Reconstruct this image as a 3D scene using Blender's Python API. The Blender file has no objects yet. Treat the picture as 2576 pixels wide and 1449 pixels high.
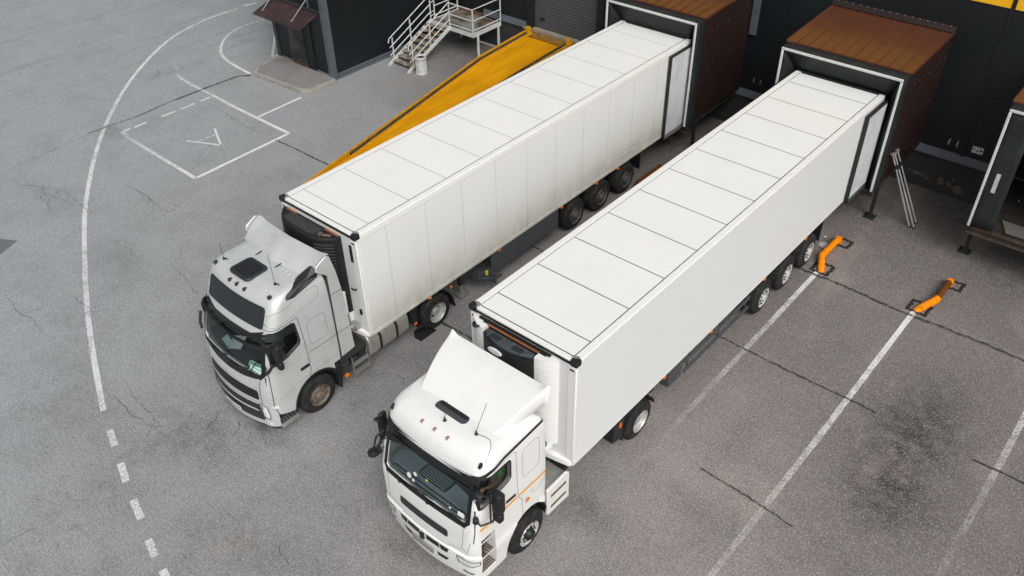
import bpy, bmesh, math, random
from mathutils import Vector, Matrix
from mathutils.bvhtree import BVHTree
R = math.radians
random.seed(7)
S = bpy.context.scene
C = S.collection

# ---------------------------------------------------------------- camera, world, sun, exposure
cd = bpy.data.cameras.new('camera')
cam = bpy.data.objects.new('camera', cd)
C.objects.link(cam)
S.camera = cam
cd.sensor_width = 36.0
cd.lens = 2158.909 * 36.0 / 2576.0
cd.clip_end = 500
cam.location = (9.11, -9.034, 14.638)
cam.rotation_euler = (R(51.569), R(.943), R(40.834))

SUN_EL, SUN_AZ = 45.0, 122.0        # azimuth measured clockwise from +Y
w = bpy.data.worlds.new('World')
S.world = w
w.use_nodes = True
nt = w.node_tree
nt.nodes.clear()
sky = nt.nodes.new('ShaderNodeTexSky')
sky.sky_type = 'NISHITA'
sky.sun_disc = False
sky.sun_elevation = R(SUN_EL)
sky.sun_rotation = R(SUN_AZ)
sky.dust_density = 6.0
sky.air_density = 1.0
sky.ozone_density = 1.0
hs = nt.nodes.new('ShaderNodeHueSaturation')
hs.inputs['Saturation'].default_value = .30
bg = nt.nodes.new('ShaderNodeBackground')
bg.inputs['Strength'].default_value = .125
wo = nt.nodes.new('ShaderNodeOutputWorld')
nt.links.new(sky.outputs[0], hs.inputs['Color'])
nt.links.new(hs.outputs[0], bg.inputs['Color'])
nt.links.new(bg.outputs[0], wo.inputs['Surface'])

sl = bpy.data.lights.new('sun', 'SUN')
sl.energy = 1.35
sl.angle = R(38)
sl.color = (1, .985, .965)
so = bpy.data.objects.new('sun', sl)
C.objects.link(so)
az, el = R(SUN_AZ), R(SUN_EL)
d = Vector((math.sin(az) * math.cos(el), math.cos(az) * math.cos(el), math.sin(el)))
so.rotation_euler = d.to_track_quat('Z', 'Y').to_euler()
S.view_settings.view_transform = 'Standard'
S.view_settings.look = 'None'
S.view_settings.gamma = 1
S.view_settings.exposure = -0.05

# ---------------------------------------------------------------- material helpers
def srgb(r, g, b):
    f = lambda c: (c / 255 / 12.92) if c / 255 <= .04045 else ((c / 255 + .055) / 1.055) ** 2.4
    return (f(r), f(g), f(b), 1)

class NT:
    def __init__(s, name):
        s.m = bpy.data.materials.new(name)
        s.m.use_nodes = True
        s.t = s.m.node_tree
        s.b = s.t.nodes['Principled BSDF']
        s.co = s.t.nodes.new('ShaderNodeTexCoord')
    def n(s, typ, **k):
        x = s.t.nodes.new(typ)
        for a, v in k.items():
            setattr(x, a, v)
        return x
    def l(s, a, b):
        s.t.links.new(a, b)
    def obj(s, scale=(1, 1, 1), loc=(0, 0, 0), world=False):
        mp = s.n('ShaderNodeMapping')
        mp.inputs['Scale'].default_value = scale
        mp.inputs['Location'].default_value = loc
        if world:
            g = s.n('ShaderNodeNewGeometry')
            s.l(g.outputs['Position'], mp.inputs[0])
        else:
            s.l(s.co.outputs['Object'], mp.inputs[0])
        return mp.outputs[0]
    def noise(s, vec, scale, detail=4, rough=.55, dist=0):
        x = s.n('ShaderNodeTexNoise')
        x.inputs['Scale'].default_value = scale
        x.inputs['Detail'].default_value = detail
        x.inputs['Roughness'].default_value = rough
        x.inputs['Distortion'].default_value = dist
        s.l(vec, x.inputs['Vector'])
        return x.outputs['Fac']
    def ramp(s, fac, stops):
        x = s.n('ShaderNodeValToRGB')
        e = x.color_ramp.elements
        while len(e) < len(stops):
            e.new(.5)
        for i, (p, c) in enumerate(stops):
            e[i].position = p
            e[i].color = c if not isinstance(c, (int, float)) else (c, c, c, 1)
        s.l(fac, x.inputs[0])
        return x.outputs[0]
    def mix(s, fac, a, b, blend='MIX'):
        x = s.n('ShaderNodeMix', data_type='RGBA', blend_type=blend)
        for inp, v in ((x.inputs[0], fac), (x.inputs[6], a), (x.inputs[7], b)):
            if isinstance(v, (int, float)):
                inp.default_value = v
            elif isinstance(v, tuple):
                inp.default_value = v
            else:
                s.l(v, inp)
        return x.outputs[2]
    def math(s, op, a, b=0.0, clamp=False):
        x = s.n('ShaderNodeMath', operation=op, use_clamp=clamp)
        for i, v in enumerate((a, b)):
            if isinstance(v, (int, float)):
                x.inputs[i].default_value = v
            else:
                s.l(v, x.inputs[i])
        return x.outputs[0]
    def bump(s, h, strength=.3, dist=.01):
        x = s.n('ShaderNodeBump')
        x.inputs['Strength'].default_value = strength
        x.inputs['Distance'].default_value = dist
        s.l(h, x.inputs['Height'])
        s.l(x.outputs[0], s.b.inputs['Normal'])
    def col(s, v):
        if isinstance(v, tuple):
            s.b.inputs['Base Color'].default_value = v
        else:
            s.l(v, s.b.inputs['Base Color'])
    def rough(s, v):
        if isinstance(v, (int, float)):
            s.b.inputs['Roughness'].default_value = v
        else:
            s.l(v, s.b.inputs['Roughness'])

def simple(name, c, rough=.5, metal=0, var=.12, scale=6, spec=.5, coat=0, dirt=None, dirtamt=.5, dscale=3, streak=1.0, bump=0):
    """paint / rubber / metal with mottling, optional dirt patches stretched vertically"""
    k = NT(name)
    v = k.obj()
    nz = k.noise(v, scale, 5)
    dark = tuple(x * (1 - var) for x in c[:3]) + (1,)
    lite = tuple(min(1, x * (1 + var * .6)) for x in c[:3]) + (1,)
    col = k.mix(k.ramp(nz, [(.3, 0), (.7, 1)]), dark, lite)
    if dirt:
        v2 = k.obj((1, 1, streak))
        n2 = k.noise(v2, dscale, 6, .65)
        col = k.mix(k.math('MULTIPLY', k.ramp(n2, [(.48, 0), (.72, 1)]), dirtamt), col, dirt)
    k.col(col)
    k.rough(rough)
    k.b.inputs['Metallic'].default_value = metal
    k.b.inputs['Specular IOR Level'].default_value = spec
    k.b.inputs['Coat Weight'].default_value = coat
    k.b.inputs['Coat Roughness'].default_value = .12
    if bump:
        k.bump(k.noise(v, 60, 3), bump, .004)
    return k.m

M = {}
M['white'] = simple('white_paint', srgb(232, 233, 230), .32, var=.025, scale=2, coat=.25, dirt=srgb(200, 198, 188), dirtamt=.18)
M['silver'] = simple('silver_paint', srgb(210, 213, 212), .40, metal=.32, var=.03, scale=2, coat=.3, dirt=srgb(150, 148, 140), dirtamt=.25)
M['silver_lit'] = M['silver']
M['roofwhite'] = simple('trailer_white', srgb(232, 231, 226), .4, var=.02, scale=.7, dirt=srgb(208, 206, 198), dirtamt=.25, dscale=.8)
M['rail'] = simple('rail_white', srgb(236, 236, 233), .35, var=.03, scale=3, dirt=srgb(195, 192, 182), dirtamt=.2)
M['blackplastic'] = simple('black_plastic', srgb(27, 29, 31), .5, var=.25, scale=8, bump=.15)
M['blackgloss'] = simple('black_gloss', srgb(20, 23, 25), .14, var=.1)
M['charcoal'] = simple('charcoal_panel', srgb(40, 44, 47), .42, var=.05, scale=2)
M['rubber'] = simple('tyre_rubber', srgb(40, 41, 42), .85, var=.3, scale=9, dirt=srgb(88, 84, 78), dirtamt=.35, dscale=5, spec=.2)
M['chassis'] = simple('chassis_grey', srgb(42, 44, 46), .7, var=.3, scale=7, dirt=srgb(90, 84, 76), dirtamt=.4)
M['skirt'] = simple('side_skirt', srgb(66, 71, 74), .5, var=.08, scale=2, dirt=srgb(95, 92, 88), dirtamt=.25)
M['rim_dirty'] = simple('dirty_rim', srgb(96, 94, 89), .65, metal=.2, var=.35, scale=14, dirt=srgb(60, 52, 45), dirtamt=.6, dscale=9)
M['rim_brown'] = simple('brown_rim', srgb(120, 108, 94), .6, metal=.2, var=.25, scale=14, dirt=srgb(70, 60, 52), dirtamt=.4, dscale=9)
M['rim_pale'] = simple('pale_rim', srgb(190, 190, 184), .42, metal=.35, var=.12, scale=8, dirt=srgb(120, 112, 100), dirtamt=.5, dscale=7)
M['rim_silver'] = simple('silver_rim', srgb(205, 206, 204), .3, metal=.3, var=.08, scale=8)
M['chrome'] = simple('bright_metal', srgb(205, 205, 202), .25, metal=.9, var=.06)
M['alu'] = simple('aluminium', srgb(165, 166, 164), .42, metal=.55, var=.1, scale=6, dirt=srgb(110, 106, 100), dirtamt=.45)
M['tank'] = simple('tank_aluminium', srgb(186, 184, 176), .36, metal=.6, var=.08, scale=3, dirt=srgb(120, 116, 108), dirtamt=.5)
M['orange_lamp'] = simple('amber_lens', srgb(235, 120, 20), .2, var=.1)
M['lens'] = simple('headlamp_lens', srgb(232, 235, 235), .08, metal=.05, var=.25, scale=18, coat=.8)
M['orange_stripe'] = simple('orange_stripe', srgb(250, 168, 8), .4, var=.05)
M['gapline'] = simple('panel_gap', srgb(62, 64, 66), .8, var=.05)
M['softgap'] = simple('soft_gap', srgb(140, 143, 144), .8, var=.05)
M['reef_orange'] = simple('brown_seal', srgb(150, 95, 62), .7, var=.15)
M['dash'] = simple('dash_plastic', srgb(178, 194, 202), .6, var=.12, scale=4)
M['dashdark'] = simple('dash_dark', srgb(66, 80, 84), .6, var=.2, scale=4)
M['seat'] = simple('seat_fabric', srgb(34, 36, 38), .9, var=.2, scale=12)
M['bunk'] = simple('cab_lining', srgb(205, 206, 202), .9, var=.1)
M['skin'] = simple('skin', srgb(206, 160, 130), .55, var=.06)
M['shirt'] = simple('green_shirt', srgb(76, 190, 66), .85, var=.12, scale=10)
M['hair'] = simple('hair', srgb(48, 36, 28), .8, var=.2)
M['trousers'] = simple('dark_trousers', srgb(40, 44, 54), .9, var=.15)
M['paper_green'] = simple('pale_green_paper', srgb(190, 232, 214), .8, var=.06)
M['paper'] = simple('white_paper', srgb(225, 232, 228), .8, var=.05)
M['ink'] = simple('dark_ink', srgb(46, 84, 74), .8, var=.05)
M['yellow_tag'] = simple('yellow_tag', srgb(235, 215, 60), .6)
M['frosted'] = simple('door_skin', srgb(206, 210, 210), .45, var=.08, scale=3, dirt=srgb(150, 156, 158), dirtamt=.5, dscale=2.2, streak=.4)

M['stair_white'] = simple('stair_white', srgb(205, 208, 206), .5, var=.05, scale=7, dirt=srgb(140, 128, 112), dirtamt=.35, dscale=5)
def m_tread():
    k = NT('rusty_tread')
    v = k.obj()
    n1 = k.noise(v, 3.5, 6, .7)
    n2 = k.noise(v, 22, 4)
    c = k.mix(k.ramp(n1, [(.42, 0), (.56, 1)]), srgb(168, 166, 158), srgb(112, 88, 52))
    c = k.mix(k.ramp(n2, [(.45, 0), (.75, .6)]), c, srgb(66, 50, 34))
    k.col(c); k.rough(.75)
    return k.m
M['tread'] = m_tread()
M['binwhite'] = simple('bin_white', srgb(196, 200, 200), .7, var=.08, scale=9, dirt=srgb(120, 118, 112), dirtamt=.4, dscale=6)
M['steel'] = simple('galvanised_pole', srgb(196, 198, 198), .35, metal=.5, var=.1)
M['wrapwhite'] = simple('white_edging', srgb(205, 208, 206), .6, var=.05, scale=3, dirt=srgb(130, 132, 130), dirtamt=.35, dscale=3)
M['curtain'] = simple('dock_curtain', srgb(25, 30, 32), .62, var=.25, scale=2.2, dirt=srgb(52, 60, 62), dirtamt=.5, dscale=2.4, streak=.5)
M['legblack'] = simple('leg_black', srgb(30, 33, 35), .7, var=.2)
M['foundation_dark'] = None
M['tarsquare'] = simple('bitumen', srgb(34, 34, 34), .75, var=.3, scale=20)
M['alu_strip'] = simple('reflective_strip', srgb(190, 192, 188), .5, var=.15, scale=12)

def m_wall():
    k = NT('dark_cladding')
    v = k.obj()
    n = k.noise(k.obj((1, 1, .3)), .9, 5, .6)
    c = k.mix(n, srgb(8, 16, 20), srgb(14, 23, 28))
    k.col(c)
    k.rough(.5)
    wv = k.n('ShaderNodeTexWave', wave_type='BANDS', bands_direction='Z')
    wv.inputs['Scale'].default_value = 14
    k.l(v, wv.inputs[0])
    k.bump(wv.outputs[1], .25, .004)
    return k.m
M['wall'] = m_wall()
M['trimgrey'] = simple('trim_grey', srgb(84, 90, 96), .5, var=.1, scale=2, dirt=srgb(60, 64, 68), dirtamt=.4)
M['ledge'] = simple('ledge_flashing', srgb(88, 94, 102), .5, var=.08, scale=3, dirt=srgb(64, 66, 70), dirtamt=.4)
M['yellowband'] = simple('yellow_band', srgb(250, 190, 10), .45, var=.03)
M['shutter'] = simple('shutter_slats', srgb(78, 81, 88), .5, var=.06, scale=2, dirt=srgb(62, 64, 68), dirtamt=.4)
M['shaft'] = simple('shaft_dark', srgb(20, 21, 23), .8, var=.2)
def m_found():
    k = NT('foundation_concrete')
    v = k.obj()
    n = k.noise(v, 1.2, 6, .6)
    c = k.mix(n, srgb(38, 42, 42), srgb(62, 64, 60))
    k.col(c); k.rough(.85)
    k.bump(k.noise(v, 25, 4), .3, .01)
    return k.m
M['found'] = m_found()
M['peel'] = simple('peeled_paint', srgb(104, 95, 86), .9, var=.35, scale=10, dirt=srgb(70, 66, 60), dirtamt=.6, dscale=8)
M['brownroof'] = simple('brown_roof_sheet', srgb(94, 56, 40), .36, var=.10, scale=1.5, metal=.1, coat=.2, dirt=srgb(66, 42, 40), dirtamt=.5, dscale=.5)
M['brownside'] = simple('brown_side_sheet', srgb(36, 22, 20), .45, var=.15, scale=1.5)
M['awning'] = simple('awning_sheet', srgb(48, 32, 35), .45, var=.3, scale=3, dirt=srgb(92, 62, 62), dirtamt=.5, dscale=2.2)
def m_gdoor():
    k = NT('worn_steel_door')
    v = k.obj()
    n1 = k.noise(k.obj((1, 1, .6), (3.3, 0, 0)), 1.6, 6, .7)
    sep = k.n('ShaderNodeSeparateXYZ'); k.l(v, sep.inputs[0])
    low = k.ramp(sep.outputs[2], [(.05, 1), (.38, 0)])
    c = k.mix(k.ramp(n1, [(.45, 0), (.7, .65)]), srgb(34, 38, 42), srgb(110, 114, 116))
    c = k.mix(k.math('MULTIPLY', low, .85), c, srgb(112, 74, 40))
    k.col(c); k.rough(.6)
    return k.m
M['gdoor'] = m_gdoor()
def m_yellow():
    k = NT('ramp_yellow')
    v = k.obj()
    n1 = k.noise(k.obj((1.6, .35, 1)), 1.3, 6, .6)
    n2 = k.noise(v, 5, 6, .7)
    c = k.mix(k.ramp(n1, [(.35, 0), (.65, 1)]), srgb(196, 136, 0), srgb(228, 160, 0))
    c = k.mix(k.ramp(n2, [(.6, 0), (.8, .55)]), c, srgb(110, 76, 22))
    wv = k.n('ShaderNodeTexWave', wave_type='BANDS', bands_direction='Y')
    wv.inputs['Scale'].default_value = 6.5
    k.l(v, wv.inputs[0])
    wv2 = k.n('ShaderNodeTexWave', wave_type='BANDS', bands_direction='X')
    wv2.inputs['Scale'].default_value = 6.5
    k.l(v, wv2.inputs[0])
    h = k.math('MULTIPLY', wv.outputs[1], wv2.outputs[1])
    k.col(k.mix(k.math('MULTIPLY', h, .28), c, srgb(120, 80, 8)))
    k.bump(h, .5, .01)
    k.rough(.7)
    k.b.inputs['Specular IOR Level'].default_value = .2
    return k.m
M['yellow'] = m_yellow()
M['yellow_plain'] = simple('kerb_yellow', srgb(214, 156, 6), .5, var=.15, scale=7, dirt=srgb(120, 84, 40), dirtamt=.6, dscale=5)
M['guide_orange'] = simple('guide_orange', srgb(252, 140, 0), .7, spec=.15, var=.08, scale=6, dirt=srgb(96, 60, 26), dirtamt=.75, dscale=9)
M['guide_rust'] = simple('guide_rust', srgb(98, 58, 26), .8, spec=.15, var=.3, scale=12, dirt=srgb(200, 104, 20), dirtamt=.3, dscale=9)
M['kerb'] = simple('kerb_stone', srgb(158, 156, 148), .85, var=.25, scale=8, dirt=srgb(90, 86, 76), dirtamt=.6, dscale=4, bump=.4)

# asphalt ---------------------------------------------------------------
STAINS = [  # x, y, rx, ry, strength, warp
    (7.25, 6.5, .95, 2.0, 1.0, .7), (7.45, 4.6, .95, 1.2, .95, .7), (7.2, 2.4, 1.2, .5, .3, .6), (7.9, 6.0, .5, .9, .3, .6),
    (4.2, 4.0, .35, 1.1, .28, .5), (2.95, .15, .7, .45, .5, .5), (-5.1, -3.7, 1.6, .7, .34, .7),
    (-4.3, -2.75, .9, .28, .75, .5), (-1.0, -3.2, 2.0, .5, .16, .5), (.7, -2.95, .9, .3, .45, .5),
    (-15.6, 15.3, .9, 1.3, .55, .5), (-15.9, 13.2, .8, .35, .5, .5), (5.75, 14.1, .8, .5, .55, .4), (6.8, 14.0, 1.2, .8, .6, .4),
    (-4.2, 9.6, .5, 2.5, .35, .5), (-2.6, 12, .6, 2.5, .4, .5), (-14.5, 15.5, 1.2, 1.3, .35, .5),
    (1.3, 4.5, 1.1, 8, .18, .4), (-4.8, 5, 1.1, 8, .18, .4), (.0, -4.7, 2.6, 1.1, .16, .6), (-7, -5.2, 2.0, .9, .14, .7),
    (-20.3, 2.4, .7, .35, .4, .6), (-17.6, -1.2, 2.4, .6, .14, .7), (-12.5, -1.5, 1.3, .7, .2, .7), (5.9, 16.5, 3, .7, .4, .5),
    (-9.5, -4.6, .9, .5, .16, .7), (4.6, 1.6, .7, .5, .22, .6),
]
def m_asphalt():
    k = NT('asphalt')
    v = k.obj((1, 1, 1), world=True)
    sep = k.n('ShaderNodeSeparateXYZ')
    k.l(v, sep.inputs[0])
    X, Y = sep.outputs[0], sep.outputs[1]
    big = k.noise(v, .16, 5, .55)
    med = k.noise(v, .9, 6, .62, .4)
    # cool grey yard to the left, warmer brownish bays by the docks
    t = k.math('ADD', X, k.math('MULTIPLY', Y, .75))
    t = k.math('ADD', t, k.math('MULTIPLY', k.math('SUBTRACT', big, .5), 9))
    fac = k.ramp(k.math('MULTIPLY', k.math('ADD', t, 16), 1 / 22.0, True), [(.0, 0), (1, 1)])
    base = k.mix(fac, (.325, .353, .366, 1), (.268, .240, .228, 1))
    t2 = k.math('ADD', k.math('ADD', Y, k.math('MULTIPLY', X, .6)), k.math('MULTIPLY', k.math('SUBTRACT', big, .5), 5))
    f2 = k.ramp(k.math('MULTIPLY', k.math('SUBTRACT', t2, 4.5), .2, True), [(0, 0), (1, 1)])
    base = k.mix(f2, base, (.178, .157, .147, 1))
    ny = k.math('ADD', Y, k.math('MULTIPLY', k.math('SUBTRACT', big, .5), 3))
    ds = k.ramp(k.math('MULTIPLY', k.math('SUBTRACT', ny, 10.5), 1 / 5.0, True), [(0, 0), (1, 1)])  # darker towards the warehouse wall, partly the building's shade put into the colour
    # that darkening only east of the gatehouse
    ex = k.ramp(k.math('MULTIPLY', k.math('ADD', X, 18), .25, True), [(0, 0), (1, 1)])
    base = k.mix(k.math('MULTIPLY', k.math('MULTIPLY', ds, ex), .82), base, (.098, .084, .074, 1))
    base = k.mix(k.ramp(med, [(.32, .22), (.52, 0)]), base, (.15, .155, .16, 1))
    base = k.mix(k.ramp(med, [(.56, 0), (.8, .25)]), base, (.42, .42, .41, 1))
    # traffic grime: broad mottled dark areas
    gr = k.noise(k.obj((1, 1, 1), (9, 4, 0), world=True), .42, 8, .7, .3)
    gr2 = k.noise(k.obj((1, 1, 1), (2, 7, 0), world=True), 3.2, 6, .75)
    grm = k.math('MULTIPLY', k.ramp(gr, [(.47, 0), (.66, 1)]), k.ramp(gr2, [(.34, .25), (.62, 1)]))
    nf = k.ramp(k.math('MULTIPLY', k.math('ADD', X, 16), .11, True), [(0, .25), (1, 1)])
    base = k.mix(k.math('MULTIPLY', k.math('MULTIPLY', grm, nf), .42), base, (.10, .098, .096, 1))
    # pinkish lighter smears in the bays
    pk = k.noise(k.obj((1, .45, 1), (4, 2, 0), world=True), .75, 4, .5)
    base = k.mix(k.math('MULTIPLY', k.ramp(pk, [(.56, 0), (.72, .45)]), fac), base, (.36, .295, .262, 1))
    # stains
    wn = k.n('ShaderNodeTexNoise'); wn.inputs['Scale'].default_value = 2.4; wn.inputs['Detail'].default_value = 7
    wn.inputs['Roughness'].default_value = .68
    k.l(v, wn.inputs['Vector'])
    tot = None
    for (x, y, rx, ry, st, wp) in STAINS:
        dx = k.math('MULTIPLY', k.math('SUBTRACT', X, x), 1 / rx)
        dy = k.math('MULTIPLY', k.math('SUBTRACT', Y, y), 1 / ry)
        dd = k.math('ADD', k.math('MULTIPLY', dx, dx), k.math('MULTIPLY', dy, dy))
        g = k.math('EXPONENT', k.math('MULTIPLY', dd, -1.0))
        g = k.math('MULTIPLY', g, st)
        tot = g if tot is None else k.math('MAXIMUM', tot, g)
    blot = k.ramp(wn.outputs['Fac'], [(.36, .3), (.58, 1.0)])
    base = k.mix(k.math('MULTIPLY', k.math('MULTIPLY', tot, blot), 1.1, True), base, (.045, .043, .042, 1))
    # hairline crazing on the cool grey part
    vd = k.n('ShaderNodeVectorMath', operation='ADD')
    n3 = k.n('ShaderNodeTexNoise'); n3.inputs['Scale'].default_value = 1.9; n3.inputs['Detail'].default_value = 5
    k.l(v, n3.inputs['Vector'])
    k.l(v, vd.inputs[0]); k.l(n3.outputs['Color'], vd.inputs[1])
    vo = k.n('ShaderNodeTexVoronoi', feature='DISTANCE_TO_EDGE'); vo.inputs['Scale'].default_value = 1.3
    k.l(vd.outputs[0], vo.inputs['Vector'])
    line = k.ramp(vo.outputs['Distance'], [(.0, 1), (.014, 0)])
    mask = k.ramp(k.noise(v, .45, 5, .65), [(.46, 0), (.60, 1)])
    inv = k.math('SUBTRACT', 1.0, k.math('MULTIPLY', fac, .75))
    base = k.mix(k.math('MULTIPLY', k.math('MULTIPLY', k.math('MULTIPLY', line, mask), inv), .62), base, (.09, .095, .10, 1))
    # long drag marks on the far yard
    dr = k.noise(k.obj((2.6, .12, 1), (1, 0, 0), world=True), .9, 7, .68)
    far = k.ramp(k.math('MULTIPLY', k.math('SUBTRACT', -14.0, X), .08, True), [(0, 0), (1, 1)])
    base = k.mix(k.math('MULTIPLY', k.math('MULTIPLY', k.ramp(dr, [(.53, 0), (.64, 1)]), far), .42), base, (.20, .215, .23, 1))
    # grain
    g1 = k.noise(v, 24, 4, .8)
    g3 = k.noise(v, 7, 5, .75)
    base = k.mix(k.ramp(g3, [(.36, .28), (.5, 0)]), base, k.mix(.5, base, (.03, .03, .03, 1)))
    base = k.mix(k.ramp(g3, [(.52, 0), (.68, .16)]), base, (.42, .42, .41, 1))
    g2 = k.n('ShaderNodeTexVoronoi', feature='F1'); g2.inputs['Scale'].default_value = 24
    k.l(v, g2.inputs['Vector'])
    base = k.mix(k.ramp(g1, [(.36, .78), (.52, 0)]), base, k.mix(.5, base, (.03, .03, .03, 1)))
    base = k.mix(k.ramp(g1, [(.52, 0), (.66, .40)]), base, (.62, .62, .60, 1))
    spk = k.ramp(g2.outputs['Distance'], [(.14, .42), (.30, 0)])
    rnd = k.n('ShaderNodeSeparateColor'); k.l(g2.outputs['Color'], rnd.inputs[0])
    spk = k.math('MULTIPLY', spk, k.ramp(rnd.outputs[0], [(.55, 0), (.8, 1)]))
    base = k.mix(spk, base, (.68, .68, .66, 1))
    k.col(base)
    k.rough(k.ramp(med, [(.3, .78), (.7, .95)]))
    k.b.inputs['Specular IOR Level'].default_value = .25
    k.bump(g1, .5, .010)
    return k.m
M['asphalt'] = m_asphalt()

def m_line():
    """road paint: worn through where the paint is thin; the 'wear' attribute runs from fresh (0) to nearly gone (1)"""
    k = NT('road_paint')
    v = k.obj(world=True)
    at = k.n('ShaderNodeAttribute', attribute_name='wear')
    n = k.noise(v, 22, 5, .8)
    n2 = k.noise(v, 2.2, 4, .6)
    nn = k.math('ADD', k.math('MULTIPLY', n, .7), k.math('MULTIPLY', n2, .3))
    th = k.math('ADD', k.math('MULTIPLY', at.outputs['Fac'], .22), .28)
    a = k.math('MULTIPLY', k.math('SUBTRACT', nn, th), 5, True)
    a = k.math('MULTIPLY', a, k.math('SUBTRACT', 1.0, k.math('MULTIPLY', at.outputs['Fac'], .55)))
    k.col(k.mix(n, (.66, .66, .65, 1), (.84, .84, .82, 1)))
    k.rough(.7)
    k.l(a, k.b.inputs['Alpha'])
    return k.m
M['line'] = m_line()

def m_crack(name, lo=.42):
    k = NT(name)
    v = k.obj(world=True)
    n = k.noise(v, 9, 5, .7)
    k.col((.03, .03, .031, 1))
    k.rough(.85)
    k.l(k.ramp(n, [(lo, .1), (lo + .2, .7)]), k.b.inputs['Alpha'])
    return k.m
M['crack'] = m_crack('crack_dark', .34)
M['tar'] = m_crack('tar_seam', .33)

def m_trailerside():
    k = NT('dirty_trailer_side')
    v = k.obj()
    sep = k.n('ShaderNodeSeparateXYZ'); k.l(v, sep.inputs[0])
    n = k.noise(k.obj((1, .8, .25)), 1.1, 6, .65)
    c = k.mix(n, srgb(222, 223, 218), srgb(233, 234, 231))
    # road dirt thrown up along the lower edge and towards the rear
    hgt = k.math('SUBTRACT', 1.0, k.math('MULTIPLY', k.math('SUBTRACT', sep.outputs[2], 1.15), .55), True)
    n2 = k.noise(k.obj((1, 1.5, .7), (2, 0, 0)), 1.5, 6, .7)
    dm = k.math('MULTIPLY', k.math('MULTIPLY', hgt, hgt), k.ramp(n2, [(.3, .35), (.7, 1)]))
    c = k.mix(k.math('MULTIPLY', dm, .85), c, srgb(168, 160, 142))
    n3 = k.noise(k.obj((1, .6, 7), (5, 0, 0)), 2.2, 5, .7)
    hh = k.math('SUBTRACT', 1.0, k.math('MULTIPLY', k.math('ABSOLUTE', k.math('SUBTRACT', sep.outputs[2], 1.55)), 3.0), True)
    rr = k.math('MULTIPLY', k.math('SUBTRACT', sep.outputs[1], 7.5), .3, True)
    c = k.mix(k.math('MULTIPLY', k.math('MULTIPLY', hh, rr), k.ramp(n3, [(.5, 0), (.62, .55)])), c, srgb(120, 112, 98))
    # vertical panel joints, each 1.228 m
    ph = k.math('SUBTRACT', sep.outputs[1], .87)
    fr = k.math('FRACT', k.math('MULTIPLY', ph, 1 / 1.228))
    de = k.math('ABSOLUTE', k.math('SUBTRACT', fr, .5))
    jn = k.math('MULTIPLY', k.ramp(de, [(.4925, 0), (.4975, 1)]), k.ramp(n2, [(.3, .35), (.7, .9)]))
    c = k.mix(jn, c, srgb(140, 134, 120))
    k.col(c); k.rough(.38)
    k.b.inputs['Coat Weight'].default_value = .15
    return k.m
M['side_dirty'] = m_trailerside()
M['side_clean'] = simple('clean_trailer_side', srgb(224, 226, 225), .4, var=.012, scale=.6)
def m_roof(name, o, step, half):
    k = NT(name)
    v = k.obj()
    sep = k.n('ShaderNodeSeparateXYZ'); k.l(v, sep.inputs[0])
    n = k.noise(v, .8, 5, .6)
    c = k.mix(n, srgb(228, 229, 225), srgb(238, 239, 236))
    fr = k.math('FRACT', k.math('ADD', k.math('MULTIPLY', k.math('SUBTRACT', sep.outputs[1], o), 1 / step), .5))
    de = k.math('ABSOLUTE', k.math('SUBTRACT', fr, .5))
    c = k.mix(k.ramp(de, [(half * .8, 1), (half * 1.15, 0)]), c, half > .008 and (.06, .06, .06, 1) or (.2, .19, .16, 1))
    n2 = k.noise(k.obj((1.3, .5, 1), (7, 3, 0)), 1.6, 6, .7)
    c = k.mix(k.ramp(n2, [(.66, 0), (.82, .35)]), c, srgb(176, 172, 160))
    k.col(c); k.rough(.42)
    return k.m
M['roof_a'] = m_roof('roof_panels_thin_joint', .55, 1.232, .0066)
M['roof_b'] = m_roof('roof_panels_dark_joint', .625, 1.228, .0095)

def m_glass():
    k = NT('cab_glass')
    t = k.t
    t.nodes.remove(k.b)
    tr = k.n('ShaderNodeBsdfTransparent'); tr.inputs[0].default_value = (.88, .94, .94, 1)
    gl = k.n('ShaderNodeBsdfGlossy'); gl.inputs['Roughness'].default_value = .03
    fr = k.n('ShaderNodeFresnel'); fr.inputs[0].default_value = 1.5
    mx = k.n('ShaderNodeMixShader')
    k.l(k.math('ADD', k.math('MULTIPLY', fr.outputs[0], .9), .0), mx.inputs[0])
    k.l(tr.outputs[0], mx.inputs[1]); k.l(gl.outputs[0], mx.inputs[2])
    out = [x for x in t.nodes if x.type == 'OUTPUT_MATERIAL'][0]
    k.l(mx.outputs[0], out.inputs[0])
    return k.m
M['glass'] = m_glass()

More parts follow.
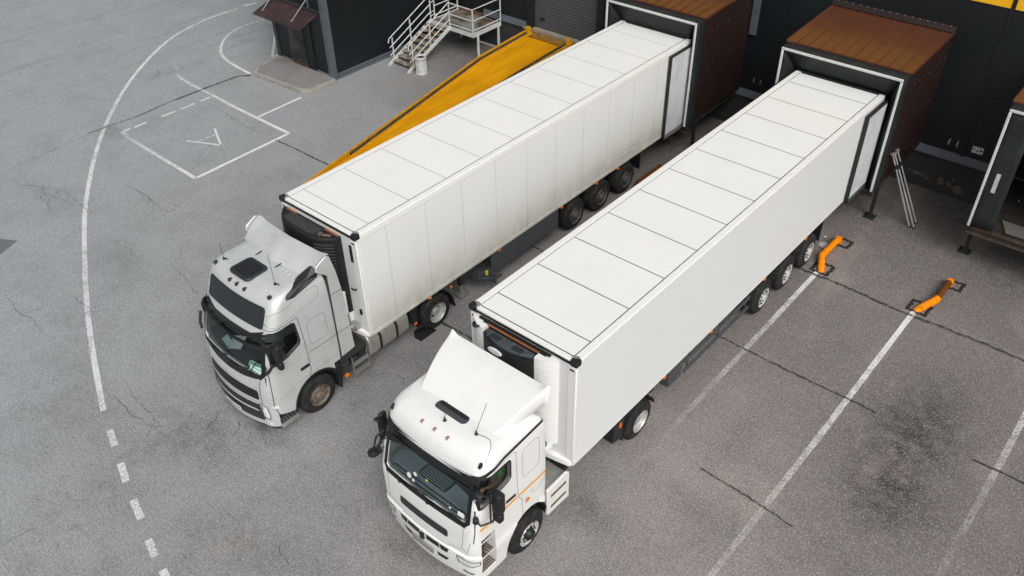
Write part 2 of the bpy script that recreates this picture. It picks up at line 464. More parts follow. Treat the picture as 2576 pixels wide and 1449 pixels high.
# ---------------------------------------------------------------- mesh helpers
class MB:
    def __init__(s):
        s.bm = bmesh.new()
    def box(s, x0, x1, y0, y1, z0, z1):
        v = [s.bm.verts.new(p) for p in ((x0, y0, z0), (x1, y0, z0), (x1, y1, z0), (x0, y1, z0), (x0, y0, z1), (x1, y0, z1), (x1, y1, z1), (x0, y1, z1))]
        for f in ((3, 2, 1, 0), (4, 5, 6, 7), (0, 1, 5, 4), (1, 2, 6, 5), (2, 3, 7, 6), (3, 0, 4, 7)):
            s.bm.faces.new([v[i] for i in f])
        return s
    def hexa(s, P):
        v = [s.bm.verts.new(p) for p in P]
        for f in ((3, 2, 1, 0), (4, 5, 6, 7), (0, 1, 5, 4), (1, 2, 6, 5), (2, 3, 7, 6), (3, 0, 4, 7)):
            s.bm.faces.new([v[i] for i in f])
        return s
    def prism(s, poly, axis, a0, a1):
        def P(u, v, a):
            return {'x': (a, u, v), 'y': (u, a, v), 'z': (u, v, a)}[axis]
        A = [s.bm.verts.new(P(u, v, a0)) for u, v in poly]
        B = [s.bm.verts.new(P(u, v, a1)) for u, v in poly]
        n = len(poly)
        s.bm.faces.new(A[::-1]); s.bm.faces.new(B)
        for i in range(n):
            s.bm.faces.new((A[i], A[(i + 1) % n], B[(i + 1) % n], B[i]))
        return s
    def tube(s, pts, r, n=8, cap=True, r2=None):
        pts = [Vector(p) for p in pts]
        rings = []
        up = None
        for i, p in enumerate(pts):
            if i == 0: t = pts[1] - p
            elif i == len(pts) - 1: t = p - pts[i - 1]
            else: t = (pts[i + 1] - p).normalized() + (p - pts[i - 1]).normalized()
            t.normalize()
            if up is None:
                up = Vector((0, 0, 1)) if abs(t.z) < .9 else Vector((1, 0, 0))
            a = t.cross(up).normalized()
            b = a.cross(t).normalized()
            up = b
            rr = r if r2 is None else r + (r2 - r) * i / (len(pts) - 1)
            rings.append([s.bm.verts.new(p + rr * (a * math.cos(2 * math.pi * j / n) + b * math.sin(2 * math.pi * j / n))) for j in range(n)])
        for A, B in zip(rings, rings[1:]):
            for j in range(n):
                s.bm.faces.new((A[j], A[(j + 1) % n], B[(j + 1) % n], B[j]))
        if cap:
            s.bm.faces.new(rings[0][::-1]); s.bm.faces.new(rings[-1])
        return s
    def lathe(s, prof, c, axis='x', n=40, caps=True):
        """prof: (a, r) list along the axis; c: centre"""
        rings = []
        for a, r in prof:
            ring = []
            for j in range(n):
                t = 2 * math.pi * j / n
                u, v = r * math.cos(t), r * math.sin(t)
                p = {'x': (a, u, v), 'y': (u, a, v), 'z': (u, v, a)}[axis]
                ring.append(s.bm.verts.new((c[0] + p[0], c[1] + p[1], c[2] + p[2])))
            rings.append(ring)
        for A, B in zip(rings, rings[1:]):
            for j in range(n):
                s.bm.faces.new((A[j], A[(j + 1) % n], B[(j + 1) % n], B[j]))
        for ring, r in ((rings[0], prof[0][1]), (rings[-1], prof[-1][1])):
            if r > 1e-3 and caps:
                try: s.bm.faces.new(ring)
                except ValueError: pass
        return s
    def loft(s, rings, caps=True):
        V = [[s.bm.verts.new(p) for p in r] for r in rings]
        n = len(V[0])
        for A, B in zip(V, V[1:]):
            for j in range(n):
                s.bm.faces.new((A[j], A[(j + 1) % n], B[(j + 1) % n], B[j]))
        if caps:
            s.bm.faces.new(V[0][::-1]); s.bm.faces.new(V[-1])
        return s
    def build(s, name, mat, parent=None, bevel=0, smooth=None, seg=2, split=None):
        if split:
            # one object per side: islands are grouped by where their centre falls between the cuts on one axis
            ax, cuts = split
            seen, groups = set(), {}
            for v0 in s.bm.verts:
                if v0 in seen: continue
                st_, isl = [v0], []
                seen.add(v0)
                while st_:
                    v = st_.pop(); isl.append(v)
                    for e in v.link_edges:
                        o_ = e.other_vert(v)
                        if o_ not in seen: seen.add(o_); st_.append(o_)
                c = sum(v.co['xyz'.index(ax)] for v in isl) / len(isl)
                groups.setdefault(sum(c > q for q in cuts), []).extend(isl)
            out = None
            for g_ in groups.values():
                idx = {v: i for i, v in enumerate(g_)}
                m2 = MB()
                nv = [m2.bm.verts.new(v.co) for v in g_]
                for f in s.bm.faces:
                    if f.verts[0] in idx: m2.bm.faces.new([nv[idx[v]] for v in f.verts])
                out = m2.build(name, mat, parent, bevel, smooth, seg)
            s.bm.free()
            return out
        bmesh.ops.remove_doubles(s.bm, verts=s.bm.verts, dist=1e-6)
        bmesh.ops.recalc_face_normals(s.bm, faces=s.bm.faces)
        me = bpy.data.meshes.new(name)
        s.bm.to_mesh(me); s.bm.free()
        if smooth:
            me.polygons.foreach_set('use_smooth', [True] * len(me.polygons))
            me.set_sharp_from_angle(angle=R(smooth))
        me.materials.append(mat if not isinstance(mat, str) else M[mat])
        o = bpy.data.objects.new(name, me)
        C.objects.link(o)
        if parent is not None: o.parent = parent
        if bevel:
            b = o.modifiers.new('bevel', 'BEVEL')
            b.width = bevel; b.segments = seg; b.limit_method = 'ANGLE'; b.angle_limit = R(35)
            if not smooth:
                me.polygons.foreach_set('use_smooth', [True] * len(me.polygons))
                me.set_sharp_from_angle(angle=R(80))
        return o

def join(o, p):
    """fold mesh p into o: surface relief or pattern that belongs to that part"""
    bm = bmesh.new()
    bm.from_mesh(o.data)
    k0 = len(o.data.materials)
    n0 = len(bm.faces)
    bm.from_mesh(p.data)
    bm.faces.ensure_lookup_table()
    for f in bm.faces[n0:]: f.material_index = k0
    bm.to_mesh(o.data); bm.free()
    for m in p.data.materials: o.data.materials.append(m)
    bpy.data.objects.remove(p)
def tag(o, label, cat, group=None):
    o['label'] = label; o['category'] = cat
    if group: o['group'] = group
    return o
def thing(name, label, cat, loc=(0, 0, 0), rz=0, group=None):
    o = bpy.data.objects.new(name, None)
    o.empty_display_size = .3
    C.objects.link(o)
    o.location = loc; o.rotation_euler = (0, 0, rz)
    return tag(o, label, cat, group)
def struct(o):
    o['kind'] = 'structure'
    return o

# ---------------------------------------------------------------- ground and paint
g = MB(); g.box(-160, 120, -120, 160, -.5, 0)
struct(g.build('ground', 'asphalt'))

def resample(pts, step, jitter=0):
    out = []
    for (x0, y0), (x1, y1) in zip(pts, pts[1:]):
        L = math.hypot(x1 - x0, y1 - y0)
        n = max(1, int(L / step))
        for i in range(n):
            t = i / n
            out.append((x0 + (x1 - x0) * t, y0 + (y1 - y0) * t))
    out.append(pts[-1])
    if jitter:
        out = [out[0]] + [(x + random.uniform(-jitter, jitter), y + random.uniform(-jitter, jitter)) for x, y in out[1:-1]] + [out[-1]]
    return out
def smooth_pts(p, it=2):
    for _ in range(it):
        q = [p[0]]
        for a, b in zip(p, p[1:]):
            q += [(a[0] * .75 + b[0] * .25, a[1] * .75 + b[1] * .25), (a[0] * .25 + b[0] * .75, a[1] * .25 + b[1] * .75)]
        p = q + [p[-1]]
    return p
def strip(name, paths, width, z, mat, wear=None, jitw=0, step=.25, jitter=0, taper=False):
    """one flat painted strip or crack; paths: list of polylines"""
    bm = bmesh.new()
    ly = bm.verts.layers.float.new('wear')
    for pi, path in enumerate(paths):
        pts = resample(path, step, jitter)
        n = len(pts)
        rows = []
        for i, (x, y) in enumerate(pts):
            a = pts[max(0, i - 1)]; b = pts[min(n - 1, i + 1)]
            dx, dy = b[0] - a[0], b[1] - a[1]
            L = math.hypot(dx, dy) or 1
            nx, ny = -dy / L, dx / L
            wd = width / 2
            if taper: wd *= .25 + .75 * min(1, 4 * min(i, n - 1 - i) / n)
            w1 = wd * (1 + random.uniform(-jitw, jitw)); w2 = wd * (1 + random.uniform(-jitw, jitw))
            r = [bm.verts.new((x + nx * w1, y + ny * w1, z)), bm.verts.new((x - nx * w2, y - ny * w2, z))]
            if wear:
                wv = wear[pi] if isinstance(wear, list) else wear
                wv = wv(i / (n - 1)) if callable(wv) else wv
                for q in r: q[ly] = wv
            rows.append(r)
        for A, B in zip(rows, rows[1:]):
            bm.faces.new((A[0], A[1], B[1], B[0]))
    bmesh.ops.recalc_face_normals(bm, faces=bm.faces)
    me = bpy.data.meshes.new(name)
    bm.to_mesh(me); bm.free()
    for p in me.polygons:
        pass
    me.materials.append(M[mat])
    o = bpy.data.objects.new(name, me)
    C.objects.link(o)
    return struct(o)
Z1, Z2, Z3 = .004, .008, .012
# bay lines, fresh by the docks and worn away towards the yard
strip('parking_line', [[(2.94, 10.72), (2.96, 8), (2.98, 5), (3.02, 1.6)]], .135, Z1, 'line', [lambda t: .05 + .95 * t ** .8], .06)
strip('parking_line', [[(5.63, 10.78), (5.645, 5), (5.62, .3), (5.6, -1.5)]], .135, Z1, 'line', [lambda t: .02 + .85 * t ** 1.1], .06)
strip('parking_line', [[(8.93, 10.7), (8.95, 7), (8.93, 3.2)]], .135, Z1, 'line', [lambda t: .1 + .9 * t], .06)
strip('parking_line', [[(-3.3, 10.7), (-3.28, 6)]], .135, Z1, 'line', [lambda t: .3 + .7 * t], .06)
# long curved lane line and its dashes
arc = smooth_pts([(-26.98, 12.55), (-27.05, 11.22), (-26.8, 9.89), (-26.28, 8.48), (-25.39, 7.16), (-24.38, 5.88), (-23.27, 4.65), (-21.77, 3.26), (-20.55, 2.23), (-19.15, 1.17), (-17.4, 0), (-15.86, -.95), (-14.1, -1.88), (-11.54, -3.16), (-9.58, -4.03), (-7.5, -4.87)])
strip('curved_lane_line', [arc], .14, Z1, 'line', [lambda t: .22 + .08 * math.sin(t * 19)], .05)
def off(a, b): return [a, b]
strip('dashed_lane_line', [[(-6.82, -5.09), (-6.28, -5.26)], [(-5.72, -5.44), (-5.15, -5.63)], [(-4.6, -5.78), (-4.02, -5.93)], [(-3.45, -6.11), (-2.98, -6.24)], [(-2.6, -6.31), (-2.2, -6.38)], [(-1.7, -6.5), (-1.2, -6.6)],
     [(-27.06, 12.98), (-26.92, 13.6)], [(-26.8, 14.1), (-26.6, 14.8)]], .15, Z1, 'line', .22, .05, step=.12)
strip('hatched_box_line', [[(-19.96, 2.57), (-15.05, 2.5), (-15.14, 6.41), (-19.87, 6.38)]][:0] + [[(-15.02, 2.5), (-15.12, 6.41)], [(-15.12, 6.41), (-18.3, 6.4), (-20.3, 6.47), (-21.4, 6.47), (-22.2, 6.53), (-22.7, 6.66)], [(-15.02, 2.5), (-17.6, 2.53), (-19.9, 2.56)]],
      .13, Z1, 'line', [.02, lambda t: .02 + .35 * t, lambda t: .1 + .5 * t ** 2], .05)
strip('worn_box_line', [[(-19.55, 2.62), (-19.96, 2.66)], [(-23.0, 6.85), (-23.6, 7.05)], [(-23.75, 7.15), (-24.1, 7.35)]], .15, Z2, 'line', [.45, .6, .75], .12)
strip('dashed_box_line', [[(-19.86, 6.3), (-19.86, 5.85)], [(-19.86, 5.6), (-19.86, 5.0)], [(-19.87, 4.8), (-19.87, 4.2)], [(-19.9, 3.6), (-19.9, 3.1)], [(-19.93, 2.95), (-19.93, 2.7)]], .11, Z2, 'line', .18, .1, step=.1)
strip('bay_divider_line', [[(-17.03, 6.5), (-17.09, 8.5)]], .12, Z2, 'line', .02, .05)
strip('letter_marking', [[(-17.52, 3.75), (-16.33, 4.33)], [(-16.36, 4.38), (-17.54, 4.93)]], .075, Z1, 'line', .1, .05, step=.1)
strip('letter_marking', [[(-17.15, 4.02), (-17.14, 4.2)], [(-17.13, 4.28), (-17.12, 4.48)], [(-17.11, 4.53), (-17.1, 4.66)]], .05, Z2, 'line', .1, .05, step=.1)
strip('kerb_bay_line', [smooth_pts([(-24.6, 14), (-24.81, 12.6), (-24.99, 11.67), (-24.83, 10.69), (-24.21, 9.81), (-23.33, 9.1), (-22.61, 8.79), (-21.64, 8.63), (-20.45, 8.57)])], .12, Z1, 'line', [lambda t: .45 - .4 * t], .06)
strip('corner_bay_line', [[(-23.2, 11.9), (-21.1, 10.15), (-21.0, 11.3)]], .11, Z1, 'line', .1, .05)
strip('far_dash_line', [[(-29.5, 7.9), (-29.4, 8.5)]], .12, Z1, 'line', .75, .05)
# tarred construction joints
strip('tar_joint', [[(2.3, 10.55), (3.6, 10.6), (5.3, 10.52), (7.2, 10.6), (10.5, 10.58)]], .085, Z3, 'tar', jitw=.5, step=.08, jitter=.015)
strip('tar_joint', [[(-8, 6.62), (2.28, 6.63), (4, 6.6), (6.05, 6.61), (6.35, 6.6)]], .055, Z3, 'tar', jitw=.5, step=.08, jitter=.012)
strip('tar_joint', [[(8.45, 6.6), (9.0, 6.63), (11, 6.66)]], .06, Z3, 'tar', jitw=.5, step=.08, jitter=.012)
strip('tar_joint', [[(4.1, 2.62), (5.2, 2.6), (6.3, 2.52)]], .045, Z3, 'crack', jitw=.6, step=.07, jitter=.015)
strip('tar_joint', [[(-3.9, 2.45), (-3.0, 2.52), (-2.0, 2.55), (-.5, 2.56)]], .07, Z3, 'tar', jitw=.6, step=.06, jitter=.02)
strip('tar_joint', [[(-20.76, 1.78), (-20.72, 2.67), (-20.6, 3.71), (-20.74, 5.08), (-20.7, 6.46), (-20.61, 8.1), (-20.3, 8.5)]], .06, Z3, 'crack', jitw=.5, step=.08, jitter=.012)
strip('tar_joint', [[(-20.7, 5.3), (-20.7, 6.46), (-20.61, 8.15), (-20.25, 8.42)]], .07, Z3 + .002, 'tar', jitw=.5, step=.08, jitter=.01)
strip('tar_joint', [[(-15.11, 5.8), (-14.07, 5.84), (-13.1, 5.84), (-12.2, 5.87)]], .06, Z3, 'tar', jitw=.5, step=.07, jitter=.015)
CRACKS=[[(-18.1, -0.69), (-16.5, -0.74), (-15.61, -0.8), (-15.31, -0.65)],[(-18.36, -1.33), (-17.42, -1.39), (-16.71, -1.61)],[(-16.23, 0.84), (-14.98, 0.82), (-14.01, 0.8), (-13.54, 0.84)],[(-14.05, -1.3), (-13.63, -1.14), (-13.19, -1.04), (-12.7, -0.89)],[(-12.52, -3.29), (-11.78, -3.2), (-11.09, -3.22)],[(-10.27, -3.81), (-9.77, -3.93), (-9.44, -4.17)],[(-8.33, -4.42), (-7.63, -4.49), (-6.86, -4.52), (-6.21, -4.41), (-5.63, -4.35)],[(-7.98, -4.01), (-7.37, -4.15), (-6.52, -4.23), (-5.9, -4.26)],[(-5.59, -8.14), (-5.53, -7.84), (-5.41, -7.4)],[(-2.98, -4.65), (-2.58, -4.67), (-2.28, -4.68)],[(-1.58, -4.59), (-1.17, -4.57), (-0.76, -4.63)],[(-13.74, -4.37), (-12.92, -4.45), (-12.02, -4.43), (-11.06, -4.46)],[(-2.29, -5.99), (-2.02, -5.96)],[(-11.43, -0.7), (-10.74, -0.78), (-9.9, -0.89), (-9.47, -0.83)],[(-11.89, 0.03), (-11.54, -0.28), (-11.25, -0.72)],[(-20.49, -1.52), (-20.48, -0.31), (-20.61, 0.92), (-20.76, 1.78)],[(-23.31, 4.87), (-23.25, 5.35), (-23.13, 6.6), (-23.14, 8.28), (-23.3, 9.12), (-23.52, 10.78), (-23.58, 12.01)],[(-19.83, -1.47), (-19.1, -1.41), (-18.47, -1.02), (-17.53, -1.28), (-16.78, -1.65)],[(-16.52, 0.81), (-15.64, 0.83), (-14.71, 0.8), (-13.86, 0.75)],[(-31.17, 3.23), (-31.13, 4.51), (-31.48, 6.18), (-31.27, 7.71), (-31.32, 10.08)],[(-27.98, 1.81), (-27.83, 3.58), (-27.42, 5.04), (-27.4, 6.65), (-26.97, 7.82), (-26.89, 9.61), (-26.8, 11.49)],[(-28.17, 3.11), (-28.42, 5.03), (-28.68, 6.67), (-28.91, 8.22)],[(-19.57, -1.44), (-18.63, -1.39), (-17.36, -1.03), (-15.66, -0.73)],[(-19.51, 5.94), (-17.92, 5.84), (-16.81, 5.7), (-15.62, 5.74)],[(-3.59, -0.13), (-3.31, 0.23), (-3.08, 0.42), (-2.83, 0.4), (-2.64, 0.24), (-2.47, 0.31)],[(-3.63, 0.86), (-3.23, 0.93), (-2.99, 0.93), (-2.66, 0.95)],[(-3.3, 0.77), (-3.42, 0.51), (-3.53, 0.42)],[(-3.42, 0.51), (-3.34, 0.38)],[(-3.42, 1.46), (-3.15, 1.63), (-2.91, 1.7)],[(-3.14, 0.47), (-3.0, 0.41)]]
def branch(paths, lv=2):
    out = []
    for p in paths:
        q = resample(p, .22, .05)
        out.append(q)
        for i in range(2, len(q) - 1):
            if random.random() < .22:
                a = math.atan2(q[i + 1][1] - q[i][1], q[i + 1][0] - q[i][0]) + random.choice((-1, 1)) * random.uniform(.5, 1.2)
                b = [q[i]]
                for _ in range(random.randint(2, 6)):
                    a += random.uniform(-.5, .5)
                    b.append((b[-1][0] + .12 * math.cos(a), b[-1][1] + .12 * math.sin(a)))
                out.append(b)
    return out
strip('asphalt_cracks', branch(CRACKS), .013, Z3 + .004, 'crack', jitw=.7, step=.09, jitter=.035, taper=True)
strip('asphalt_cracks', [[(-4.9, -2.95), (-4.6, -3.1), (-4.45, -3.4)], [(-4.3, -2.98), (-4.1, -3.2), (-3.8, -3.25)], [(-3.9, -2.95), (-3.6, -3.05)], [(-5.5, -3.1), (-5.2, -3.3), (-5.1, -3.7)]], .018, Z3 + .005, 'crack', jitw=.8, step=.06, jitter=.03, taper=True)
# older darker patch at the left edge
p = MB(); p.prism([(-17.6, -3.9), (-16.05, -2.96), (-15.7, -3.75), (-17, -4.9)], 'z', .001, Z1)
pm = simple('patch_asphalt', (.14, .15, .165, 1), .9, var=.25, scale=30)
struct(p.build('asphalt_patch', pm))
# small round cover plate and a loose spot beside the first guide
for (x, y, r_) in ((2.51, 12.06, .14), (2.37, 12.47, .045)):
    p = MB(); p.lathe([(0, r_), (.012, r_), (.014, r_ * .9)], (x, y, 0), 'z', 20)
    struct(p.build('manhole_cover', 'alu_strip'))

# ---------------------------------------------------------------- warehouse
WY = 16.97
wh = thing('warehouse', 'long black clad warehouse with a grey ledge above its concrete footing', 'building', (0, WY, 0))
def wpart(name, mb, mat, parent=wh, **k):
    bmesh.ops.translate(mb.bm, verts=mb.bm.verts, vec=(0, -WY, 0))
    return mb.build(name, mat, parent, **k)
XL, XR = -46.0, 24.0
DX0, DX1, DZ1 = -12.6, -9.28, 5.4       # shutter opening
PX0, PX1, PZ1 = -16.85, -15.22, 3.3     # pedestrian door
joints = [1.44, 2.23, 3.43, 4.63, 5.86]
mb = MB()
for z0, z1 in zip(joints, joints[1:]):
    segs = [(XL, PX0), (PX1, DX0), (DX1, -1.82), (-1.82, 4.3), (4.3, 10.4), (10.4, 16.5), (16.5, XR)]
    if z0 >= 3.4: segs[0:2] = [(XL, DX0)]
    for a, b in segs:
        mb.box(a + .004, b - .004, WY, WY + .2, z0 + .003, z1 - .003)
mb.box(PX0, PX1, WY, WY + .2, PZ1, 3.43)
mb.box(XL, XR, WY + .01, WY + .25, 5.86, 9.0)
wpart('wall', mb, 'wall')
mb = MB(); mb.box(XL, DX0, WY + .1, WY + 18, 5.9, 8.9); mb.box(DX1, XR, WY + .21, WY + 18, -.2, 8.9); mb.box(XL, PX0, WY + .21, WY + 18, -.2, 5.9)
mb.box(PX1, DX0, WY + .21, WY + 18, -.2, 5.9); mb.box(DX0, DX1, WY + .5, WY + 18, -.2, 5.9); mb.box(PX0, PX1, WY + .5, WY + 18, -.2, 5.9)
wpart('inner_core', mb, 'shaft')
mb = MB(); mb.box(XL - .3, XR + .3, WY - .25, WY + 18.5, 9.0, 9.25)
wpart('roof', mb, 'trimgrey')
mb = MB(); mb.box(-8, XR, WY - .02, WY - .001 + .02, 5.93, 7.4)
wpart('yellow_band', mb, 'yellowband')
mb = MB(); mb.box(XL, -13.0, WY + .004, WY + .3, -.3, 1.2); mb.box(-13.0, -9.0, WY + .004, WY + .3, -.3, 1.14); mb.box(-9.0, XR, WY + .004, WY + .3, -.3, 1.2)
wpart('foundation', mb, 'found')
mb = MB()
for a, b in ((XL, -17.3), (-15.2, -12.85), (-9.1, XR)):
    mb.prism([(WY - .10, 1.20), (WY - .09, 1.235), (WY - .012, 1.44), (WY + .012, 1.44), (WY + .012, 1.20)], 'x', a, b)
wpart('ledge', mb, 'ledge', split=('x', [-17, -10]))
mb = MB()
for x in (-1.82, 4.32, 10.4):
    mb.box(x - .055, x + .055, WY - .035, WY + .01, 1.42, 8.9)
wpart('joint_cover', mb, 'wall', split=('x', [0, 8]))
mb = MB(); mb.box(-3.14, -2.9, WY - .09, WY - .001, 3.38, 8.9)
wpart('downpipe', mb, 'trimgrey', bevel=.01)
for x in (3.86, 4.105):
    mb = MB(); mb.box(x - .02, x + .03, WY - .05, WY - .001, 1.66, 1.85); mb.box(x - .03, x + .02, WY - .07, WY - .05, 1.70, 1.80)
    wpart('bracket', mb, 'alu', bevel=.004)
mb = MB()
for x in (-2.7, -2.45):
    mb.box(x - .015, x + .015, WY - .04, WY - .001, 1.75, 1.9)
wpart('bracket', mb, 'alu', split=('x', [-2.57]))
# peeled paint on the footing
for (x, z, a, b, sd) in ((3.25, .42, .28, .10, 1), (3.55, .35, .12, .07, 2), (4.0, .42, .14, .17, 3), (4.25, .38, .10, .12, 4), (4.33, .55, .05, .05, 5), (4.5, .3, .22, .16, 6), (3.05, .45, .12, .05, 7)):
    random.seed(sd)
    pl = [(x + a * math.cos(t) * random.uniform(.35, 1.15), z + b * math.sin(t) * random.uniform(.35, 1.15)) for t in [i * 2 * math.pi / 22 for i in range(22)]]
    mb = MB(); mb.prism(pl, 'y', WY - .002, WY + .006)
    wpart('peeled_patch', mb, 'peel')
random.seed(11)
# roller shutter
sh = MB()
z = 1.30
while z < DZ1:
    sh.prism([(WY + .14, z + .004), (WY + .125, z + .02), (WY + .125, z + .115), (WY + .14, z + .125), (WY + .2, z + .125), (WY + .2, z + .004)], 'x', DX0 + .08, DX1 - .08)
    z += .13
shu = wpart('roller_shutter', sh, 'shutter')
mb = MB(); mb.box(-12.25, -12.02, WY + .10, WY + .124, 1.62, 1.72)
mb.bm.transform(Matrix.Translation((0, -WY, 0))); mb.build('handle', 'blackgloss', shu)
mb = MB(); mb.box(DX0 - .22, DX0 + .08, WY - .06, WY + .3, 1.2, DZ1 + .2); mb.box(DX1 - .08, DX1 + .2, WY - .06, WY + .3, 1.2, DZ1 + .2)
wpart('shutter_guide', mb, 'shaft', split=('x', [-11]))
mb = MB(); mb.box(-12.95, -9.1, WY - .14, WY + .2, 1.17, 1.27)
wpart('threshold', mb, simple('threshold_concrete', srgb(150, 142, 128), .85, var=.3, scale=6, dirt=srgb(100, 78, 58), dirtamt=.6))
mb = MB(); mb.box(PX0 + .03, -16.03, WY + .06, WY + .12, 1.17, PZ1 - .03); mb.box(-16.0, PX1 - .03, WY + .06, WY + .12, 1.17, PZ1 - .03)
pdn = wpart('door', mb, 'wall', bevel=.008)
mb = MB(); mb.box(PX0, PX1, WY - .06, WY + .1, 1.13, 1.166)
wpart('door_sill', mb, simple('rusty_sill', srgb(122, 80, 52), .8, var=.3, scale=9))

# wall notice: black pictograms on white
nb = thing('wall_sign', 'small white sign with black pictograms on the black wall beside the open dock', 'sign', (4.69, WY - .012, 1.74))
mb = MB(); mb.box(-.155, .155, -.006, .006, -.105, .105); mb.build('board', 'paper', nb, bevel=.003)
mb = MB()
mb.prism([(-.13, .025), (-.105, .05), (-.08, .03), (-.07, .0), (-.12, -.005)], 'y', -.009, -.007)
mb.prism([(-.03, -.01), (-.01, .015), (.02, .01), (.045, -.04), (.0, -.045), (-.03, -.03)], 'y', -.009, -.007)
mb.prism([(.045, .04), (.13, .04), (.13, -.03), (.08, -.01), (.05, -.005)], 'y', -.009, -.007)
mb.box(-.125, .08, -.009, -.007, .066, .073); mb.box(-.13, .12, -.009, -.007, -.073, -.065)
mb.build('pictogram', 'blackplastic', nb)

# ---------------------------------------------------------------- dock shelters
DS = thing
def dock_shelter(x0, x1, label, openbay=False):
    t = thing('dock_shelter', label, 'dock shelter', ((x0 + x1) / 2, 14, 0), 0, 'dock shelters along the warehouse wall')
    ox, oy = (x0 + x1) / 2, 14.0
    def part(name, mb, mat, parent=t, **k):
        bmesh.ops.translate(mb.bm, verts=mb.bm.verts, vec=(-ox, -oy, 0))
        return mb.build(name, mat, parent, **k)
    yf, yb = 13.95, WY - .002
    zf, zb = 4.80, 4.97
    # roof: sloped trapezoid sheets with standing ribs and a ragged front lip
    mb = MB()
    mb.hexa([(x0 - .04, yf - .04, zf - .05), (x1 + .04, yf - .04, zf - .05), (x1 + .04, yb, zb - .05), (x0 - .04, yb, zb - .05),
             (x0 - .04, yf - .04, zf), (x1 + .04, yf - .04, zf), (x1 + .04, yb, zb), (x0 - .04, yb, zb)])
    n = 11
    for i in range(n + 1):
        x = x0 - .03 + (x1 - x0 + .06) * i / n
        mb.hexa([(x - .012, yf - .05, zf + .001), (x + .012, yf - .05, zf + .001), (x + .012, yb, zb + .001), (x - .012, yb, zb + .001),
                 (x - .006, yf - .05, zf + .028), (x + .006, yf - .05, zf + .028), (x + .006, yb, zb + .028), (x - .006, yb, zb + .028)])
    rf = part('roof', mb, 'brownroof')
    mb = MB()
    mb.prism([(yb - .16, zb + .02), (yb - .15, zb + .045), (yb - .02, zb + .16), (yb, zb + .16), (yb, zb + .02)], 'x', x0 - .05, x1 + .05)
    part('flashing', mb, 'brownside', rf)
    mb = MB()
    random.seed(int(x0 * 7))
    for i in range(16):
        x = x0 + (x1 - x0) * (i + .5) / 16
        mb.box(x - .013, x + .013, yb - .05, yb - .02, zb + .14, zb + .166)
    part('screw', mb, 'alu', rf)
    # corrugated side cheeks
    for s in (0, 1):
        xs = x1 if s else x0
        sg = 1 if s else -1
        pts = []
        y = yf
        pitch = .115
        while y < yb - .02:
            for dy, dx in ((0, 0), (.045, 0), (.06, .012), (.1, .012)):
                if y + dy < yb: pts.append((xs + sg * dx, y + dy))
            y += pitch
        pts.append((xs, yb))
        inner = [(xs - sg * .06, yb), (xs - sg * .06, yf)]
        mb = MB()
        pl = pts + inner
        A = [mb.bm.verts.new((px, py, 1.38)) for px, py in pl]
        B = [mb.bm.verts.new((px, py, zf - .052 + (zb - zf) * (py - yf) / (yb - yf))) for px, py in pl]
        mb.bm.faces.new(A[::-1]); mb.bm.faces.new(B)
        for i in range(len(pl)):
            mb.bm.faces.new((A[i], A[(i + 1) % len(pl)], B[(i + 1) % len(pl)], B[i]))
        ck = part('side_panel', mb, 'brownside')
        mb = MB()
        for zz in (1.9, 3.1, 4.3):
            for i in range(9):
                yy = yf + .15 + i * .33
                if yy > yb - .1: continue
                mb.box(xs + sg * .010, xs + sg * .022, yy - .006, yy + .006, zz - .006, zz + .006)
        for i in range(8):
            mb.box(xs + sg * .010, xs + sg * .022, yb - .06, yb - .048, 1.5 + i * .44, 1.512 + i * .44)
        part('rivet', mb, simple('pink_rivet', srgb(190, 160, 150), .4) if 'rv' not in M else M['rv'], ck)
    # cushion frame standing proud of the box, white edging round the mouth
    fy = 13.55
    zt = 4.70
    e0, e1 = x0 + .06, x1 - .08
    mb = MB()
    mb.hexa([(e0 + .02, fy + .01, zt - .02), (e1 - .02, fy + .01, zt - .02), (x1 - .02, yf, zf - .3), (x0 + .02, yf, zf - .3), (e0 + .02, fy + .01, zt), (e1 - .02, fy + .01, zt), (x1 - .02, yf - .02, zf - .06), (x0 + .02, yf - .02, zf - .06)])
    part('top_cushion', mb, 'curtain')
    for s in (0, 1):
        e = e1 if s else e0
        xx = x1 - .01 if s else x0 + .01
        sg = 1 if s else -1
        mb = MB()
        mb.prism([(e, fy + .01), (xx, yf - .3 + .02), (xx, yf), (e - sg * .12, yf), (e - sg * .02, fy + .02)], 'z', 1.22, zf - .07)
        part('side_cushion', mb, 'curtain', smooth=30)
    # head curtain leaning back to the vehicle roof
    tx0, tx1 = (e0 + .6, e1 - .6) if openbay else (x0 + .46, x1 - .42)
    lz = 3.78 if openbay else 4.10
    ly = fy + .05 if openbay else 13.80
    mb = MB()
    nx = 14
    rows = []
    for j in range(7):
        f = j / 6
        rows.append([])
        for i in range(nx + 1):
            g_ = i / nx
            x = (e0 + .03) * (1 - g_) + (e1 - .03) * g_
            xx_ = x * (1 - f) + (tx0 * (1 - g_) + tx1 * g_) * f if not openbay else x
            sag = .03 * math.sin(f * math.pi) + .012 * math.sin(g_ * 31) * f
            rows[-1].append(mb.bm.verts.new((xx_, fy + .015 + (ly - fy) * f + sag, zt - .02 + (lz - zt) * f)))
    for A, B in zip(rows, rows[1:]):
        for i in range(nx):
            mb.bm.faces.new((A[i], A[i + 1], B[i + 1], B[i]))
    hc = part('head_curtain', mb, 'curtain', smooth=60)
    md = hc.modifiers.new('thick', 'SOLIDIFY'); md.thickness = .02; md.offset = 1
